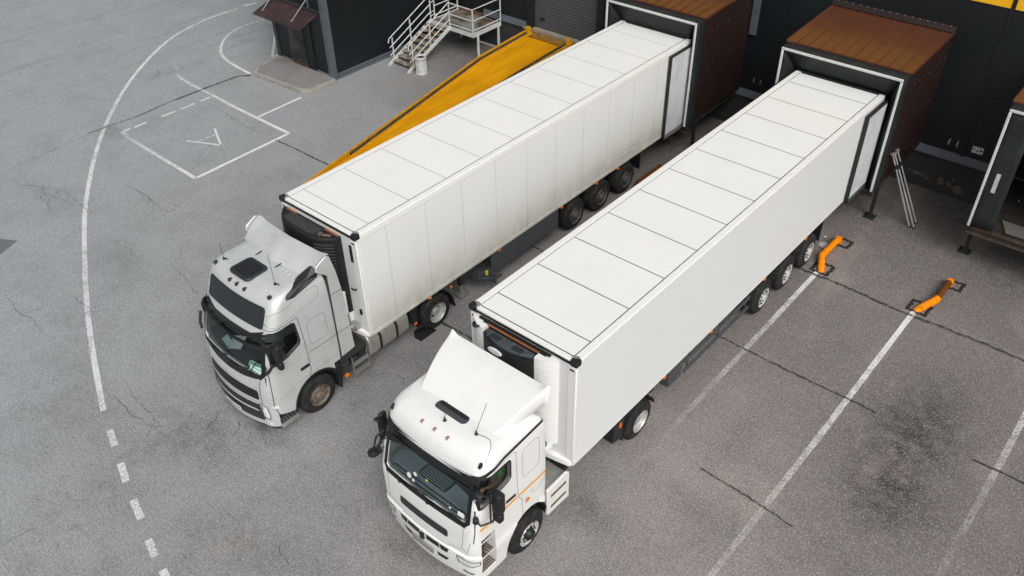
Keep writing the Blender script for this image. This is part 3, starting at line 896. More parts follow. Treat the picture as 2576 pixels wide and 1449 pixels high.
    for s in (0, 1):
        e = (e1 - .03) if s else (e0 + .03)
        tx = tx1 if s else tx0
        ty = fy + .03 if openbay else 13.90
        zb_ = 1.30
        mb = MB()
        rows = []
        for j in range(5):
            f = j / 4
            rows.append([])
            for i in range(13):
                g_ = i / 12
                ztop = (zt - .02) * (1 - f) + (lz if not openbay else zt - .02) * f
                zz = zb_ + (ztop - zb_) * g_
                rows[-1].append(mb.bm.verts.new((e + (tx - e) * f, fy + .02 + (ty - fy) * f + .015 * math.sin(g_ * 9), zz)))
        for A, B in zip(rows, rows[1:]):
            for i in range(12):
                mb.bm.faces.new((A[i], A[i + 1], B[i + 1], B[i]))
        sc = part('side_curtain', mb, 'curtain', smooth=60)
        md = sc.modifiers.new('thick', 'SOLIDIFY'); md.thickness = .02; md.offset = 1
        if openbay and not s:
            q = MB(); q.box(5.90, 6.0, fy - .012, fy + .0, 2.42, 2.98)
            part('reflective_strip', q, 'alu_strip', sc)
    mb = MB()
    for a, b in (((e0, fy, 1.30), (e0, fy, zt)), ((e0, fy, zt), (e1, fy, zt)), ((e1, fy, zt), (e1, fy, 1.30))):
        if a[2] == b[2]:
            mb.box(e0 - .035, e1 + .035, fy - .035, fy + .012, zt - .04, zt + .035)
        else:
            mb.box(a[0] - .035, a[0] + .035, fy - .036, fy + .011, 1.28, zt - .041)
    part('white_edging', mb, 'wrapwhite', bevel=.015)
    # dark back wall, floor and leveller
    mb = MB(); mb.box(x0 + .08, x1 - .08, yf - .1, yb, 1.14, 1.28); mb.box(x0 + .05, x1 - .05, yf - .25, yf - .1, .98, 1.22)
    part('dock_platform', mb, simple('dock_platform_dark', srgb(44, 40, 36), .8, var=.3, scale=4, dirt=srgb(90, 66, 46), dirtamt=.35))
    mb = MB(); mb.box(x0 + .02, x1 - .02, yf - .30, yf - .251, 1.17, 1.21); mb.box(x0 + .02, x1 - .02, yf - .30, yf - .251, .98, 1.03)
    part('sill_bar', mb, simple('rusty_bar', srgb(70, 58, 46), .6, var=.35, scale=9, dirt=srgb(120, 92, 62), dirtamt=.5))
    mb = MB(); mb.hexa([(x0 + .95, yf - .18, 1.285), (x1 - .95, yf - .18, 1.285), (x1 - .7, yf + .35, 1.285), (x0 + .7, yf + .35, 1.285), (x0 + .95, yf - .18, 1.315), (x1 - .95, yf - .18, 1.315), (x1 - .7, yf + .35, 1.33), (x0 + .7, yf + .35, 1.33)])
    part('leveller_lip', mb, simple('leveller_plate', srgb(112, 108, 104), .6, metal=.2, var=.2, scale=12))
    mb = MB(); mb.box(x0 + .06, x1 - .06, yb - .06, yb - .005, 1.29, zb - .06)
    part('dock_door', mb, 'shaft')
    mb = MB(); mb.lathe([(0, .035), (.02, .035), (.03, .02)], (0, 0, 0), 'y', 12)
    for v in mb.bm.verts: v.co = Vector((x0 + .9, 14.3 - v.co.y, 2.05 + v.co.z))
    part('lamp', mb, 'paper')
    # support legs with base plates
    for xx in (x0 + .1, x1 - .12):
        mb = MB(); mb.box(xx - .05, xx + .05, 14.26, 14.36, .05, 1.14)
        lg = part('leg', mb, 'legblack')
        mb = MB(); mb.box(xx - .16, xx + .16, 14.16, 14.46, .0, .03); mb.box(xx - .09, xx + .09, 14.22, 14.40, .03, .07)
        part('base_plate', mb, 'legblack', lg, bevel=.004)
    return t
M['rv'] = simple('pink_rivet', srgb(150, 126, 118), .4)
dock_shelter(-6.62, -3.2, 'brown dock shelter over the rear of the grey faced truck trailer, next to the shutter')
dock_shelter(-.5, 3.05, 'brown roofed dock shelter over the rear of the nearer clean white trailer')
dock_shelter(5.62, 9.2, 'empty dock shelter with open dark mouth at the right edge', True)

# ---------------------------------------------------------------- gatehouse
gh = thing('gatehouse', 'tall narrow black clad annex with grey corner trims and a rusty side door', 'building', (-19.03, 10.25, 0))
def gpart(name, mb, mat, parent=gh, **k):
    bmesh.ops.translate(mb.bm, verts=mb.bm.verts, vec=(19.03, -10.25, 0))
    return mb.build(name, mat, parent, **k)
GX0, GX1, GY0, GH = -20.74, -17.30, 10.28, 8.4
mb = MB(); mb.box(GX0, GX1, GY0, WY - .01, .1, GH)
gpart('wall', mb, 'wall')
mb = MB(); mb.box(GX0 - .1, GX1 + .1, GY0 - .1, WY - .02, GH + .002, GH + .15)
gpart('roof', mb, 'trimgrey')
mb = MB()
mb.box(GX1 - .17, GX1 + .025, GY0 - .03, GY0 - .002, .12, GH - .01); mb.box(GX1 + .002, GX1 + .025, GY0 - .001, GY0 + .24, .12, GH - .01)
gpart('corner_trim', mb, 'trimgrey')
mb = MB(); mb.box(GX0 - .025, GX0 + .19, GY0 - .03, GY0 - .002, .12, GH - .01)
gpart('corner_trim', mb, simple('corner_dark', srgb(52, 58, 62), .5))
mb = MB(); mb.box(GX1 + .002, GX1 + .05, GY0 + .25, WY - .03, .12, .21); mb.box(GX1 + .002, GX1 + .09, GY0 - .05, WY - .03, .0, .10)
gpart('base_flashing', mb, 'ledge')
mb = MB(); mb.box(-20.52, -19.74, GY0 - .022, GY0 - .002, .16, .20); mb.box(-18.22, -17.5, GY0 - .022, GY0 - .002, .16, .20)
gpart('base_flashing', mb, 'alu', split=('x', [0]))
mb = MB(); mb.box(-19.74, -18.24, GY0 - .05, GY0 - .002, .151, 2.35)
dfr = gpart('door_panel', mb, 'wall')
mb = MB(); mb.box(-19.71, -18.73, GY0 - .085, GY0 - .052, .16, 2.28)
gd = gpart('door', mb, 'gdoor')
mb = MB(); mb.box(-18.95, -18.78, GY0 - .15, GY0 - .13, 1.18, 1.21); mb.box(-18.80, -18.78, GY0 - .13, GY0 - .086, 1.18, 1.21)
gpart('handle', mb, 'blackgloss', gd)
mb = MB()
for i in range(8): mb.box(-18.20, -18.18, GY0 - .012, GY0 - .002, .5 + i * .25, .52 + i * .25)
gpart('rivet', mb, 'alu')
# awning, corrugated, front edge hung on two struts
mb = MB()
nn = 26
ax0, ax1 = -20.42, -17.52
za, zb_, ya, yb_ = 2.64, 2.36, GY0 - .04, 9.17
rows = ([], [], [], [])
for i in range(nn * 4 + 1):
    x = ax0 + (ax1 - ax0) * i / (nn * 4)
    hgt = .022 if (i % 4) in (1, 2) else 0
    sk = .15 * 0
    rows[0].append(mb.bm.verts.new((x, ya, za + hgt))); rows[1].append(mb.bm.verts.new((x + .12, yb_, zb_ + hgt)))
    rows[2].append(mb.bm.verts.new((x, ya, za + hgt - .012))); rows[3].append(mb.bm.verts.new((x + .12, yb_, zb_ + hgt - .012)))
for i in range(nn * 4):
    mb.bm.faces.new((rows[0][i], rows[0][i + 1], rows[1][i + 1], rows[1][i]))
    mb.bm.faces.new((rows[2][i], rows[3][i], rows[3][i + 1], rows[2][i + 1]))
    mb.bm.faces.new((rows[1][i], rows[1][i + 1], rows[3][i + 1], rows[3][i]))
    mb.bm.faces.new((rows[0][i], rows[2][i], rows[2][i + 1], rows[0][i + 1]))
aw = gpart('awning', mb, 'awning')
mb = MB(); mb.box(ax0 - .03, ax1 + .05, GY0 - .09, GY0 - .003, 2.67, 2.75); mb.box(ax0, ax1, GY0 - .06, GY0 - .003, 2.56, 2.60)
mb.box(ax0 + .1, ax1 + .13, yb_ - .012, yb_ + .012, zb_ - .04, zb_ - .013)
gpart('awning_rail', mb, 'chassis', aw)
for x in (-20.05, -18.22):
    mb = MB(); mb.tube([(x + .1, GY0 - .03, 3.12), (x + .02, 9.47, 2.47)], .02, 8); mb.box(x - .02, x + .06, 9.42, 9.53, 2.43, 2.49)
    gpart('strut', mb, 'alu', aw)
    mb = MB(); mb.box(x + .05, x + .11, GY0 - .05, GY0 - .003, 2.76, 3.2)
    gpart('wall_bracket', mb, 'trimgrey', aw)

# raised pavement by its door
poly = [(-20.74, 10.24), (-20.56, 9.17), (-20.12, 8.53), (-17.41, 8.70), (-17.02, 9.01), (-17.0, 10.3), (-17.25, 10.3), (-17.25, 10.24)]
mb = MB(); mb.prism([(-20.7, 10.26), (-20.45, 9.2), (-20.06, 8.66), (-17.45, 8.82), (-17.14, 9.06), (-17.14, 10.26)], 'z', .0, .146)
pv = simple('pavement_asphalt', srgb(134, 132, 131), .9, var=.2, scale=26, dirt=srgb(100, 98, 96), dirtamt=.5, dscale=1.6, bump=.5)
struct(mb.build('pavement', pv))
ks = [((-20.68, 10.24), (-20.58, 9.17)), ((-20.58, 9.17), (-20.14, 8.53)), ((-20.14, 8.53), (-18.75, 8.62)), ((-18.75, 8.62), (-17.41, 8.70)), ((-17.41, 8.70), (-17.02, 9.01)), ((-17.02, 9.01), (-17.02, 10.2))]
ctr = Vector((-18.8, 9.7))
for i, (a, b) in enumerate(ks):
    a = Vector(a); b = Vector(b)
    dv = (b - a).normalized(); nv = Vector((-dv.y, dv.x))
    if nv.dot(ctr - a) < 0: nv = -nv
    gp = .006
    a2 = a + dv * gp; b2 = b - dv * gp
    mb = MB(); mb.prism([tuple(a2), tuple(b2), tuple(b2 + nv * .12), tuple(a2 + nv * .12)], 'z', 0, .165 + .002 * (i % 2))
    struct(mb.build('kerb', 'kerb', bevel=.015))

# ---------------------------------------------------------------- white steel stair
st = thing('steel_staircase', 'white steel staircase with rusty treads up to a railed landing by the warehouse door', 'staircase', (-15.9, 14.5, 0))
def spart(name, mb, mat, parent=st, **k):
    bmesh.ops.translate(mb.bm, verts=mb.bm.verts, vec=(15.9, -14.5, 0))
    return mb.build(name, mat, parent, **k)
SX0, SX1 = -16.62, -15.47
y0s, y1s, zt_ = 12.85, 15.12, 1.15
def szl(y): return (y - y0s) / (y1s - y0s) * zt_
for x in (SX0, SX1):
    mb = MB()
    mb.prism([(y0s - .25, 0), (y0s - .05, 0), (y1s + .05, zt_ - .12), (y1s + .05, zt_ + .04), (y0s - .1, .12)], 'x', x - .025, x + .025)
    spart('stringer', mb, 'stair_white')
for i in range(8):
    z = .15 + i * .135
    y = y0s + .03 + i * .272
    mb = MB(); mb.box(SX0 + .03, SX1 - .03, y, y + .26, z - .03, z)
    spart('tread', mb, 'tread', bevel=.008)
PXa, PXb, PYa, PYb = -16.62, -14.16, 15.15, WY - .12
mb = MB(); mb.box(PXa + .03, PXb - .03, PYa + .03, PYb, 1.10, 1.14)
def m_grate():
    k = NT('grating')
    v = k.obj()
    n1 = k.noise(v, 1.5, 6, .65)
    c = k.mix(k.ramp(n1, [(.42, 0), (.6, 1)]), srgb(150, 150, 144), srgb(84, 66, 42))
    wv = k.n('ShaderNodeTexWave', wave_type='BANDS', bands_direction='Y')
    wv.inputs['Scale'].default_value = 9
    k.l(v, wv.inputs[0])
    c = k.mix(k.math('MULTIPLY', wv.outputs[1], .4), c, srgb(50, 42, 32))
    k.col(c); k.rough(.7)
    k.bump(wv.outputs[1], .4, .01)
    return k.m
spart('landing_deck', mb, m_grate())
mb = MB()
mb.box(PXa, PXb, PYa, PYa + .04, .99, 1.16); mb.box(PXb - .04, PXb, PYa + .041, PYb, .99, 1.16); mb.box(PXa, PXa + .04, PYa + .041, PYb, .99, 1.16)
spart('landing_frame', mb, 'stair_white')
for x, y in ((PXb - .02, PYa + .3), (PXb - .02, PYb - .15), (PXa + .3, PYb - .2)):
    mb = MB(); mb.box(x - .035, x + .035, y - .035, y + .035, 0, .989)
    spart('leg', mb, 'stair_white')
mb = MB(); mb.tube([(PXb - .02, PYa + .33, .75), (PXb - .02, PYb - .2, .1)], .018, 6)
spart('brace', mb, 'stair_white')
def rail(path, hs_, posts):
    mb = MB()
    for h in hs_:
        mb.tube([(x, y, z + h) for x, y, z in path], .022, 7)
    for (x, y, z, hh) in posts:
        mb.box(x - .02, x + .02, y - .02, y + .02, z, z + hh)
    return mb
ry = lambda y: max(0, min(zt_, szl(y)))
for x in (SX0, SX1):
    pth = [(x, y0s - .05, .08), (x, y1s + .05, zt_ + .02)]
    mb = rail(pth, (1.0, .62, .3), [(x, y0s + .12, .1, .98), (x, 14.0, szl(14.0), .98)])
    mb.tube([(x, y0s - .05, 1.08), (x, y0s - .1, .92)], .022, 7)
    spart('handrail', mb, 'stair_white')
mb = rail([(SX1, PYa, 1.16), (PXb, PYa, 1.16), (PXb, PYb, 1.16)], (.98, .52, .12), [(SX1, PYa, 1.1, 1.04), (PXb, PYa, 1.0, 1.14), (PXb, PYb - .03, 1.0, 1.14)])
spart('landing_rail', mb, 'stair_white')
mb = rail([(PXa, PYa + .25, 1.16), (PXa, PYb, 1.16)], (.98, .52, .12), [(PXa, PYa + .05, 1.0, 1.9), (PXa, PYa + .28, 1.0, 1.9), (PXa, PYb - .03, 1.0, 1.14)])
for zz in (1.3, 1.45, 1.85, 2.0, 2.35, 2.5): mb.tube([(PXa, PYa + .05, zz), (PXa, PYa + .28, zz + .04)], .015, 6)
spart('landing_rail', mb, 'stair_white')

# ---------------------------------------------------------------- litter bin
bn = thing('litter_bin', 'white octagonal litter bin standing at the foot of the steel stairs', 'bin', (-15.03, 12.98, 0))
def octo(r, z): return [(r * math.cos(R(22.5 + 45 * i)), r * math.sin(R(22.5 + 45 * i)), z) for i in range(8)]
mb = MB(); mb.loft([octo(.25, .0), octo(.25, .05), octo(.225, .06), octo(.235, .62), octo(.25, .64), octo(.25, .72), octo(.20, .72), octo(.18, .60)])
mb.build('body', 'binwhite', bn, bevel=.006)
for i in range(8):
    a = R(45 * i)
    mb = MB(); mb.box(-.065, .065, .207, .222, .12, .55)
    mb.bm.transform(Matrix.Rotation(a, 4, 'Z'))
    mb.build('side_panel', 'binwhite', bn, bevel=.006)
mb = MB(); mb.loft([octo(.185, .63), octo(.185, .66)]); mb.build('liner', 'chassis', bn)
# ---------------------------------------------------------------- yellow ramp
rp = thing('loading_ramp', 'yellow steel loading ramp with dark side beams rising to the grey shutter', 'ramp', (-11.5, 10.5, 0))
def rpart(name, mb, mat, parent=rp, **k):
    bmesh.ops.translate(mb.bm, verts=mb.bm.verts, vec=(11.5, -10.5, 0))
    return mb.build(name, mat, parent, **k)
prof = [(4.35, .03), (13.8, .96), (16.8, 1.14)]
def xl(y): return -12.5 + (0 if y > 13.8 else (13.8 - y) * .095)
def xr(y): return -10.5
def zr(y):
    for (a, za_), (b, zb2) in zip(prof, prof[1:]):
        if y <= b: return za_ + (zb2 - za_) * (y - a) / (b - a)
    return prof[-1][1]
ys = [4.35 + (16.8 - 4.35) * i / 40 for i in range(41)]
ys = sorted(set(ys + [13.8]))
def sweep(fx0, fx1, fz0, fz1, ys):
    mb = MB()
    mb.loft([[(fx0(y), y, fz0(y)), (fx1(y), y, fz0(y)), (fx1(y), y, fz1(y)), (fx0(y), y, fz1(y))] for y in ys])
    return mb
rpart('deck', sweep(lambda y: xl(y) + .02, lambda y: xr(y) - .02, lambda y: max(.002, zr(y) - .12), zr, ys), 'yellow')
yu = [y for y in ys if y >= 6.4]
for s in (0, 1):
    fx = (lambda y: xl(y)) if s == 0 else (lambda y: xr(y))
    sg = 1 if s == 0 else -1
    def A(o): return lambda y: fx(y) + sg * o
    rpart('edge_rail', sweep(A(-.14), A(-.09), lambda y: max(.001, zr(y) - .25), lambda y: zr(y) + .13, ys), 'yellow_plain')
    rpart('side_beam', sweep(A(-.085), A(.05 if s == 0 else .16), lambda y: max(.003, zr(y) - .05), lambda y: zr(y) + .075, yu), simple('dirty_beam', srgb(58, 50, 42), .7, var=.4, scale=5, dirt=srgb(150, 104, 30), dirtamt=.4, dscale=3))
    rpart('inner_lip', sweep(A(.055 if s == 0 else .165), A(.09 if s == 0 else .19), lambda y: zr(y) - .02, lambda y: zr(y) + .06, ys), 'yellow_plain')
    rpart('post', MB().box(fx(16.6) + sg * -.1, fx(16.6) + sg * .06, 16.55, 16.72, 1.02, 1.42), 'yellow_plain', bevel=.01)
mb = MB()
for y in (9, 12, 15): mb.box(-12.2, -12.1, y, y + .1, 0, zr(y) - .13); mb.box(-10.9, -10.8, y, y + .1, 0, zr(y) - .13)
rpart('support_leg', mb, 'yellow_plain', split=('y', [0, 2.5]))
mb = MB(); mb.box(-12.3, -10.6, 16.4, 16.84, 1.145, 1.165)
rpart('landing_plate', mb, simple('worn_yellow', srgb(150, 110, 40), .7, var=.45, scale=5, dirt=srgb(70, 52, 36), dirtamt=.8, dscale=4))

# ---------------------------------------------------------------- wheel guides
def wheel_guide(x, pts, label, rusty):
    t = thing('wheel_guide', label, 'wheel guide', (x, 11.8, 0), 0, 'orange pipe wheel guides at the docks')
    def part(name, mb, mat, **k):
        bmesh.ops.translate(mb.bm, verts=mb.bm.verts, vec=(-x, -11.8, 0))
        return mb.build(name, mat, t, **k)
    a, b, c = [Vector(p) for p in pts]
    mb = MB(); mb.tube([a + Vector((0, .02, -.2)), a + Vector((0, 0, -.03)), a + Vector((0, -.09, .03)), b.lerp(a, .9)], .095, 14)
    part('rear_elbow', mb, 'guide_rust' if x < 0 else 'guide_orange', smooth=50)
    mb = MB(); mb.tube([b.lerp(a, .895), b.lerp(a, .06)], .093, 14)
    part('pipe', mb, 'guide_rust' if rusty else 'guide_orange', smooth=50)
    mb = MB(); mb.tube([b.lerp(a, .07), b.lerp(a, .02), b, b.lerp(c, .2), b.lerp(c, .75), c, c + (c - b).normalized() * .05 + Vector((0, 0, -.07))], .098, 14)
    part('front_elbow', mb, 'guide_rust' if x < 0 else 'guide_orange', smooth=50)
    for (sx, sy, q) in ((a.x + .14, a.y + .08, .22), (c.x + .0, c.y + .12, .27)):
        mb = MB()
        for (u0, u1, v0, v1) in ((-q, q, -q, -q + .075), (-q, q, q - .075, q), (-q, -q + .075, -q + .076, q - .076), (q - .075, q, -q + .076, q - .076)):
            n_ = 6
            for i in range(n_):
                if u1 - u0 > v1 - v0:
                    aa = u0 + (u1 - u0) * i / n_; bb = u0 + (u1 - u0) * (i + 1) / n_
                    j1, j2 = random.uniform(-.03, .03), random.uniform(-.03, .03)
                    mb.hexa([(sx + aa, sy + v0 + j1, .001), (sx + bb, sy + v0 + j2, .001), (sx + bb, sy + v1 + j2, .001), (sx + aa, sy + v1 + j1, .001), (sx + aa, sy + v0 + j1, .016), (sx + bb, sy + v0 + j2, .016), (sx + bb, sy + v1 + j2, .016), (sx + aa, sy + v1 + j1, .016)])
                else:
                    aa = v0 + (v1 - v0) * i / n_; bb = v0 + (v1 - v0) * (i + 1) / n_
                    j1, j2 = random.uniform(-.03, .03), random.uniform(-.03, .03)
                    mb.hexa([(sx + u0 + j1, sy + aa, .001), (sx + u1 + j2, sy + aa, .001), (sx + u1 + j1, sy + bb, .001), (sx + u0 + j2, sy + bb, .001), (sx + u0 + j1, sy + aa, .015), (sx + u1 + j2, sy + aa, .015), (sx + u1 + j1, sy + bb, .015), (sx + u0 + j2, sy + bb, .015)])
        part('bitumen_seal', mb, 'tarsquare')
    return t
wheel_guide(2.8, [(2.78, 12.42, .17), (2.77, 11.3, .17), (2.98, 10.86, .03)], 'bright orange bent pipe guide on the ground beside the clean white trailer', False)
wheel_guide(5.93, [(5.93, 12.44, .17), (5.93, 11.35, .17), (5.68, 10.86, .03)], 'rusty brown pipe guide with orange elbows in the empty bay', True)
wheel_guide(-3.42, [(-3.42, 12.6, .17), (-3.43, 11.3, .17), (-3.2, 10.9, .03)], 'mostly hidden worn orange pipe guide between the two trailers', True)

# ---------------------------------------------------------------- load bars leaning on the shelter cheek
def load_bar(foot, top, label, i):
    t = thing('load_bar', label, 'cargo pole', foot, 0, 'metal load bars leaning on the dock shelter')
    f = Vector((0, 0, 0)); tp = Vector(top) - Vector(foot)
    l1 = f.lerp(tp, .5)
    MB().tube([f.lerp(tp, .015), l1], .026, 10).build('lower_tube', 'steel', t, smooth=50)
    MB().tube([l1, f.lerp(tp, .985)], .021, 10).build('upper_tube', 'steel', t, smooth=50)
    MB().tube([f, f.lerp(tp, .016)], .045, 10).build('foot_pad', 'blackplastic', t)
    MB().tube([f.lerp(tp, .984), tp], .06, 10).build('head_pad', 'alu', t)
    MB().tube([f.lerp(tp, .80), f.lerp(tp, .85)], .038, 10).build('clamp', 'blackplastic', t)
load_bar((4.06, 14.51, 0), (3.13, 14.02, 2.37), 'leftmost of the three metal load bars leaning on the brown dock shelter', 0)
load_bar((4.19, 14.54, 0), (3.14, 14.17, 2.33), 'middle one of three metal load bars leaning on the brown dock shelter', 1)
load_bar((4.15, 14.83, 0), (3.14, 14.34, 2.36), 'rearmost of the three metal load bars, its head nearest the warehouse wall', 2)

# ---------------------------------------------------------------- wheels
def wheel(parent, x, y, side, style, rad=.505, width=.34, dual=False, z=None):
    """side +1: outer face towards +x. x is the outer face plane"""
    s = side
    z = rad if z is None else z
    w_ = width
    prof = [(0.03, .285), (.0, .31), (-.004, .36), (.0, .42), (-.02, rad - .03), (-.05, rad - .004), (-.09, rad), (-w_ + .09, rad), (-w_ + .05, rad - .004), (-w_ + .02, rad - .03), (-w_, .40), (-w_ + .02, .28)]
    mb = MB(); mb.lathe([(s * a, r_) for a, r_ in prof], (x, y, z), 'x', 48, False)
    if dual:
        mb.lathe([(s * (a - w_ - .02), r_) for a, r_ in prof], (x, y, z), 'x', 48, False)
    for off_ in (-w_ * .3, -w_ * .5, -w_ * .7):
        pass
    ty = mb.build('wheel', 'rubber', parent, smooth=40)
    # tread grooves
    mb = MB()
    for i in range(60):
        a = 2 * math.pi * i / 60
        for (u0, u1) in ((-.10, -.055), (-w_ + .055, -w_ + .10)):
            q = MB()
            c_, s_ = math.cos(a), math.sin(a)
            P = []
            for rr in (rad - .01, rad + .006):
                for (da, uu) in ((-.018, u0), (.018, u0), (.018, u1), (-.018, u1)):
                    aa = a + da
                    P.append((x + s * uu, y + rr * math.cos(aa), z + rr * math.sin(aa)))
            mb.hexa([P[0], P[1], P[2], P[3], P[4], P[5], P[6], P[7]])
            q.bm.free()
    join(ty, mb.build('tread_lug', 'rubber', None))
    rm, bolts = {'dirty': ('rim_dirty', 'chassis'), 'brown': ('rim_brown', 'chrome'), 'pale': ('rim_pale', 'chassis'), 'silver': ('rim_silver', 'blackplastic'), 'steer': ('rim_silver', 'blackplastic')}[style]
    deep = dual
    if deep:
        rp_ = [(.02, .292), (.004, .275), (-.03, .262), (-.15, .25), (-.17, .235), (-.172, .14), (-.15, .13), (-.05, .115), (-.03, .09), (-.03, .0)]
        bx, br = -.172, .19
    else:
        rp_ = [(.02, .292), (.004, .275), (-.03, .262), (-.045, .245), (-.03, .21), (.0, .19), (.01, .16), (-.01, .15), (-.01, .12), (.05, .11), (.07, .09), (.075, .0)]
        bx, br = .008, .175
    mb = MB(); mb.lathe([(s * a, max(r_, .0005)) for a, r_ in rp_], (x, y, z), 'x', 40, False)
    ro = mb.build('rim', M[rm], ty, smooth=35)
    mb = MB()
    nb_ = 10
    for i in range(nb_):
        a = 2 * math.pi * i / nb_
        cy, cz = y + br * math.cos(a), z + br * math.sin(a)
        mb.tube([(x + s * (bx - .01), cy, cz), (x + s * (bx + .035), cy, cz)], .016, 6)
    join(ro, mb.build('wheel_bolt', M[bolts], None))
    mb = MB()
    for i in range(8 if not deep else 6):
        a = 2 * math.pi * (i + .5) / (8 if not deep else 6)
        rr = .232 if not deep else .20
        sz = .022 if not deep else .034
        cy, cz = y + rr * math.cos(a), z + rr * math.sin(a)
        xx = x + s * (-.028 if not deep else -.166)
        mb.tube([(xx - s * .005, cy, cz), (xx + s * .006, cy, cz)], sz, 10)
    join(ro, mb.build('hand_hole', 'blackgloss', None))
    if style == 'steer':
        mb = MB(); mb.lathe([(s * a, r_) for a, r_ in [(.0, .135), (.03, .13), (.06, .115), (.1, .1), (.11, .08), (.112, .0005)]], (x, y, z), 'x', 28, False)
        mb.build('hub_cover', 'blackplastic', ro, smooth=35)
    return ty

# ---------------------------------------------------------------- semitrailer
def semitrailer(label, loc, rz, zt, zb, roofmat, sidemat, clean):
    t = thing('semitrailer', label, 'trailer', loc, rz, 'refrigerated semitrailers at the docks')
    P = lambda name, mb, mat, parent=t, **k: mb.build(name, mat, parent, **k)
    L = 13.72
    W = 2.6
    mb = MB(); mb.box(.03, W - .03, .05, L, zb + .02, zt - .045)
    body = P('body', mb, 'side_clean')
    mb = MB()
    for xa, xb in ((.0, .029), (W - .029, W)):
        mb.box(xa, xb, .10, L, zb + .10, zt - (.052 if clean else .16))
    P('side_wall', mb, sidemat, split=('x', [1.3]))
    mb = MB()
    e_ = .001 if clean else .012
    for xa, xb in ((-e_, .03), (W - .03, W + e_)):
        mb.box(xa, xb, .05, L, zb, zb + .098)
    P('lower_rail', mb, sidemat, bevel=.006, split=('x', [1.3]))
    mb = MB(); mb.box(.165, W - .165, .12, L - .1, zt - .044, zt - .006)
    P('roof_panel', mb, roofmat)
    mb = MB()
    e_ = .002 if clean else .008
    for xa, xb in ((-e_, .158), (W - .158, W + e_)):
        mb.box(xa, xb, .03, L, zt - (.05 if clean else .158), zt)
    P('roof_rail', mb, 'rail', bevel=.012, split=('x', [1.3]))
    mb = MB()
    for xx in (.158, W - .172):
        mb.box(xx + .001, xx + .013, .10, L - .1, zt - .045, zt - .003)
    P('roof_seal', mb, 'blackplastic', split=('x', [1.3]))
    mb = MB(); mb.box(.17, W - .17, .0, .115, zt - .16, zt - .001)
    fr = P('front_rail', mb, 'rail', bevel=.01)
    mb = MB(); mb.box(.1, W - .1, -.035, -.001, zt - .075, zt - .03); mb.box(.17, W - .17, .117, .135, zt - .02, zt - .001)
    P('front_seal', mb, 'blackgloss', bevel=.008)
    for xc in (0, W):
        sg = 1 if xc == 0 else -1
        mb = MB()
        mb.prism([(xc - sg * .02, -.03), (xc + sg * .13, -.03), (xc + sg * .15, .06), (xc + sg * .05, .12), (xc - sg * .02, .12)], 'z', zt - .10, zt + .018)
        P('corner_cap', mb, 'blackplastic', bevel=.015)
        mb = MB(); mb.prism([(xc + sg * .04, .0), (xc + sg * .15, .03), (xc + sg * .19, .13), (xc + sg * .08, .17), (xc - sg * .0, .13)], 'z', zt - .05, zt + .012)
        P('corner_plate', mb, 'alu', bevel=.004)
    mb = MB()
    for xa, xb in ((-.004, .20), (W - .20, W + .004)):
        mb.box(xa, xb, -.004, .049, zb, zt - .161)
    P('front_post', mb, 'rail', bevel=.02, split=('x', [1.3]))
    mb = MB(); mb.box(.201, W - .201, .0, .049, zb + .12, zt - .161)
    P('front_wall', mb, 'side_clean')
    # bowed base plate under the nose
    pts = [(x, -.02 - .16 * (1 - ((x - W / 2) / (W / 2)) ** 2)) for x in [.05 + (W - .1) * i / 16 for i in range(17)]]
    mb = MB(); mb.prism(pts + [(W - .05, .1), (.05, .1)], 'z', zb - .02, zb + .119)
    P('nose_plate', mb, 'rail', bevel=.012)
    for xx in (.1, W - .1):
        mb = MB(); mb.box(xx - .05, xx + .05, -.014, -.005, zt - .235, zt - .195)
        P('marker_lamp', mb, 'blackplastic', bevel=.006)
    mb = MB(); mb.box(.3, W - .3, .25, L, zb - .16, zb + .015)
    for xa in (.72, 1.72):
        mb.box(xa, xa + .14, .4, L - .1, zb - .42, zb - .165)
    for y in (3, 5.2, 7, 8.8, 10.2, 11.6, 13.2):
        mb.box(.3, W - .3, y, y + .1, zb - .3, zb - .167)
    P('chassis_frame', mb, 'chassis')
    # rear: doors swung fully open and folded along both sides
    for sgn, xs in ((1, W), (-1, 0)):
        xa, xb = sorted((xs + sgn * .055, xs + sgn * .125))
        mb = MB(); mb.box(xa, xb, L - 1.22, L - .03, zb + .13, zt - .16)
        dr = P('rear_door', mb, M['frosted'], bevel=.006)
        xa, xb = sorted((xs + sgn * .03, xs + sgn * .13))
        mb = MB(); mb.box(xa, xb, L - 1.27, L - 1.221, zb - .02, zt - .10); mb.box(xa, xb, L - 1.22, L - .03, zt - .158, zt - .10)
        P('door_seal', mb, 'blackplastic', dr, bevel=.01)
        mb = MB(); mb.box(xa, xb, L - 1.219, L - .03, zb - .02, zb + .128)
        P('kick_plate', mb, 'alu' if not clean else 'skirt', dr)
    mb = MB(); mb.box(.0, W, L + .001, L + .06, zt - .08, zt + .01); mb.box(.0, .1, L + .001, L + .06, zb, zt - .081); mb.box(W - .1, W, L + .001, L + .06, zb, zt - .081)
    P('rear_frame', mb, 'blackplastic')
    mb = MB(); mb.box(.15, W - .15, L - .25, L - .12, zb - .55, zb - .43); mb.box(.6, .7, L - .25, L - .15, zb - .429, zb - .17); mb.box(W - .7, W - .6, L - .25, L - .15, zb - .429, zb - .17)
    P('rear_bumper', mb, 'chassis')
    # wheels
    for y in (8.16, 9.47, 10.78) if clean else (8.05, 9.36, 10.67):
        for sgn, xs in ((1, W - .05), (-1, .05)):
            wheel(t, xs, y, sgn, 'silver' if clean else 'dirty', .5, .38)
        mb = MB(); mb.tube([(.4, y, .5), (W - .4, y, .5)], .07, 10)
        P('axle', mb, 'chassis')
    fx = W - .06
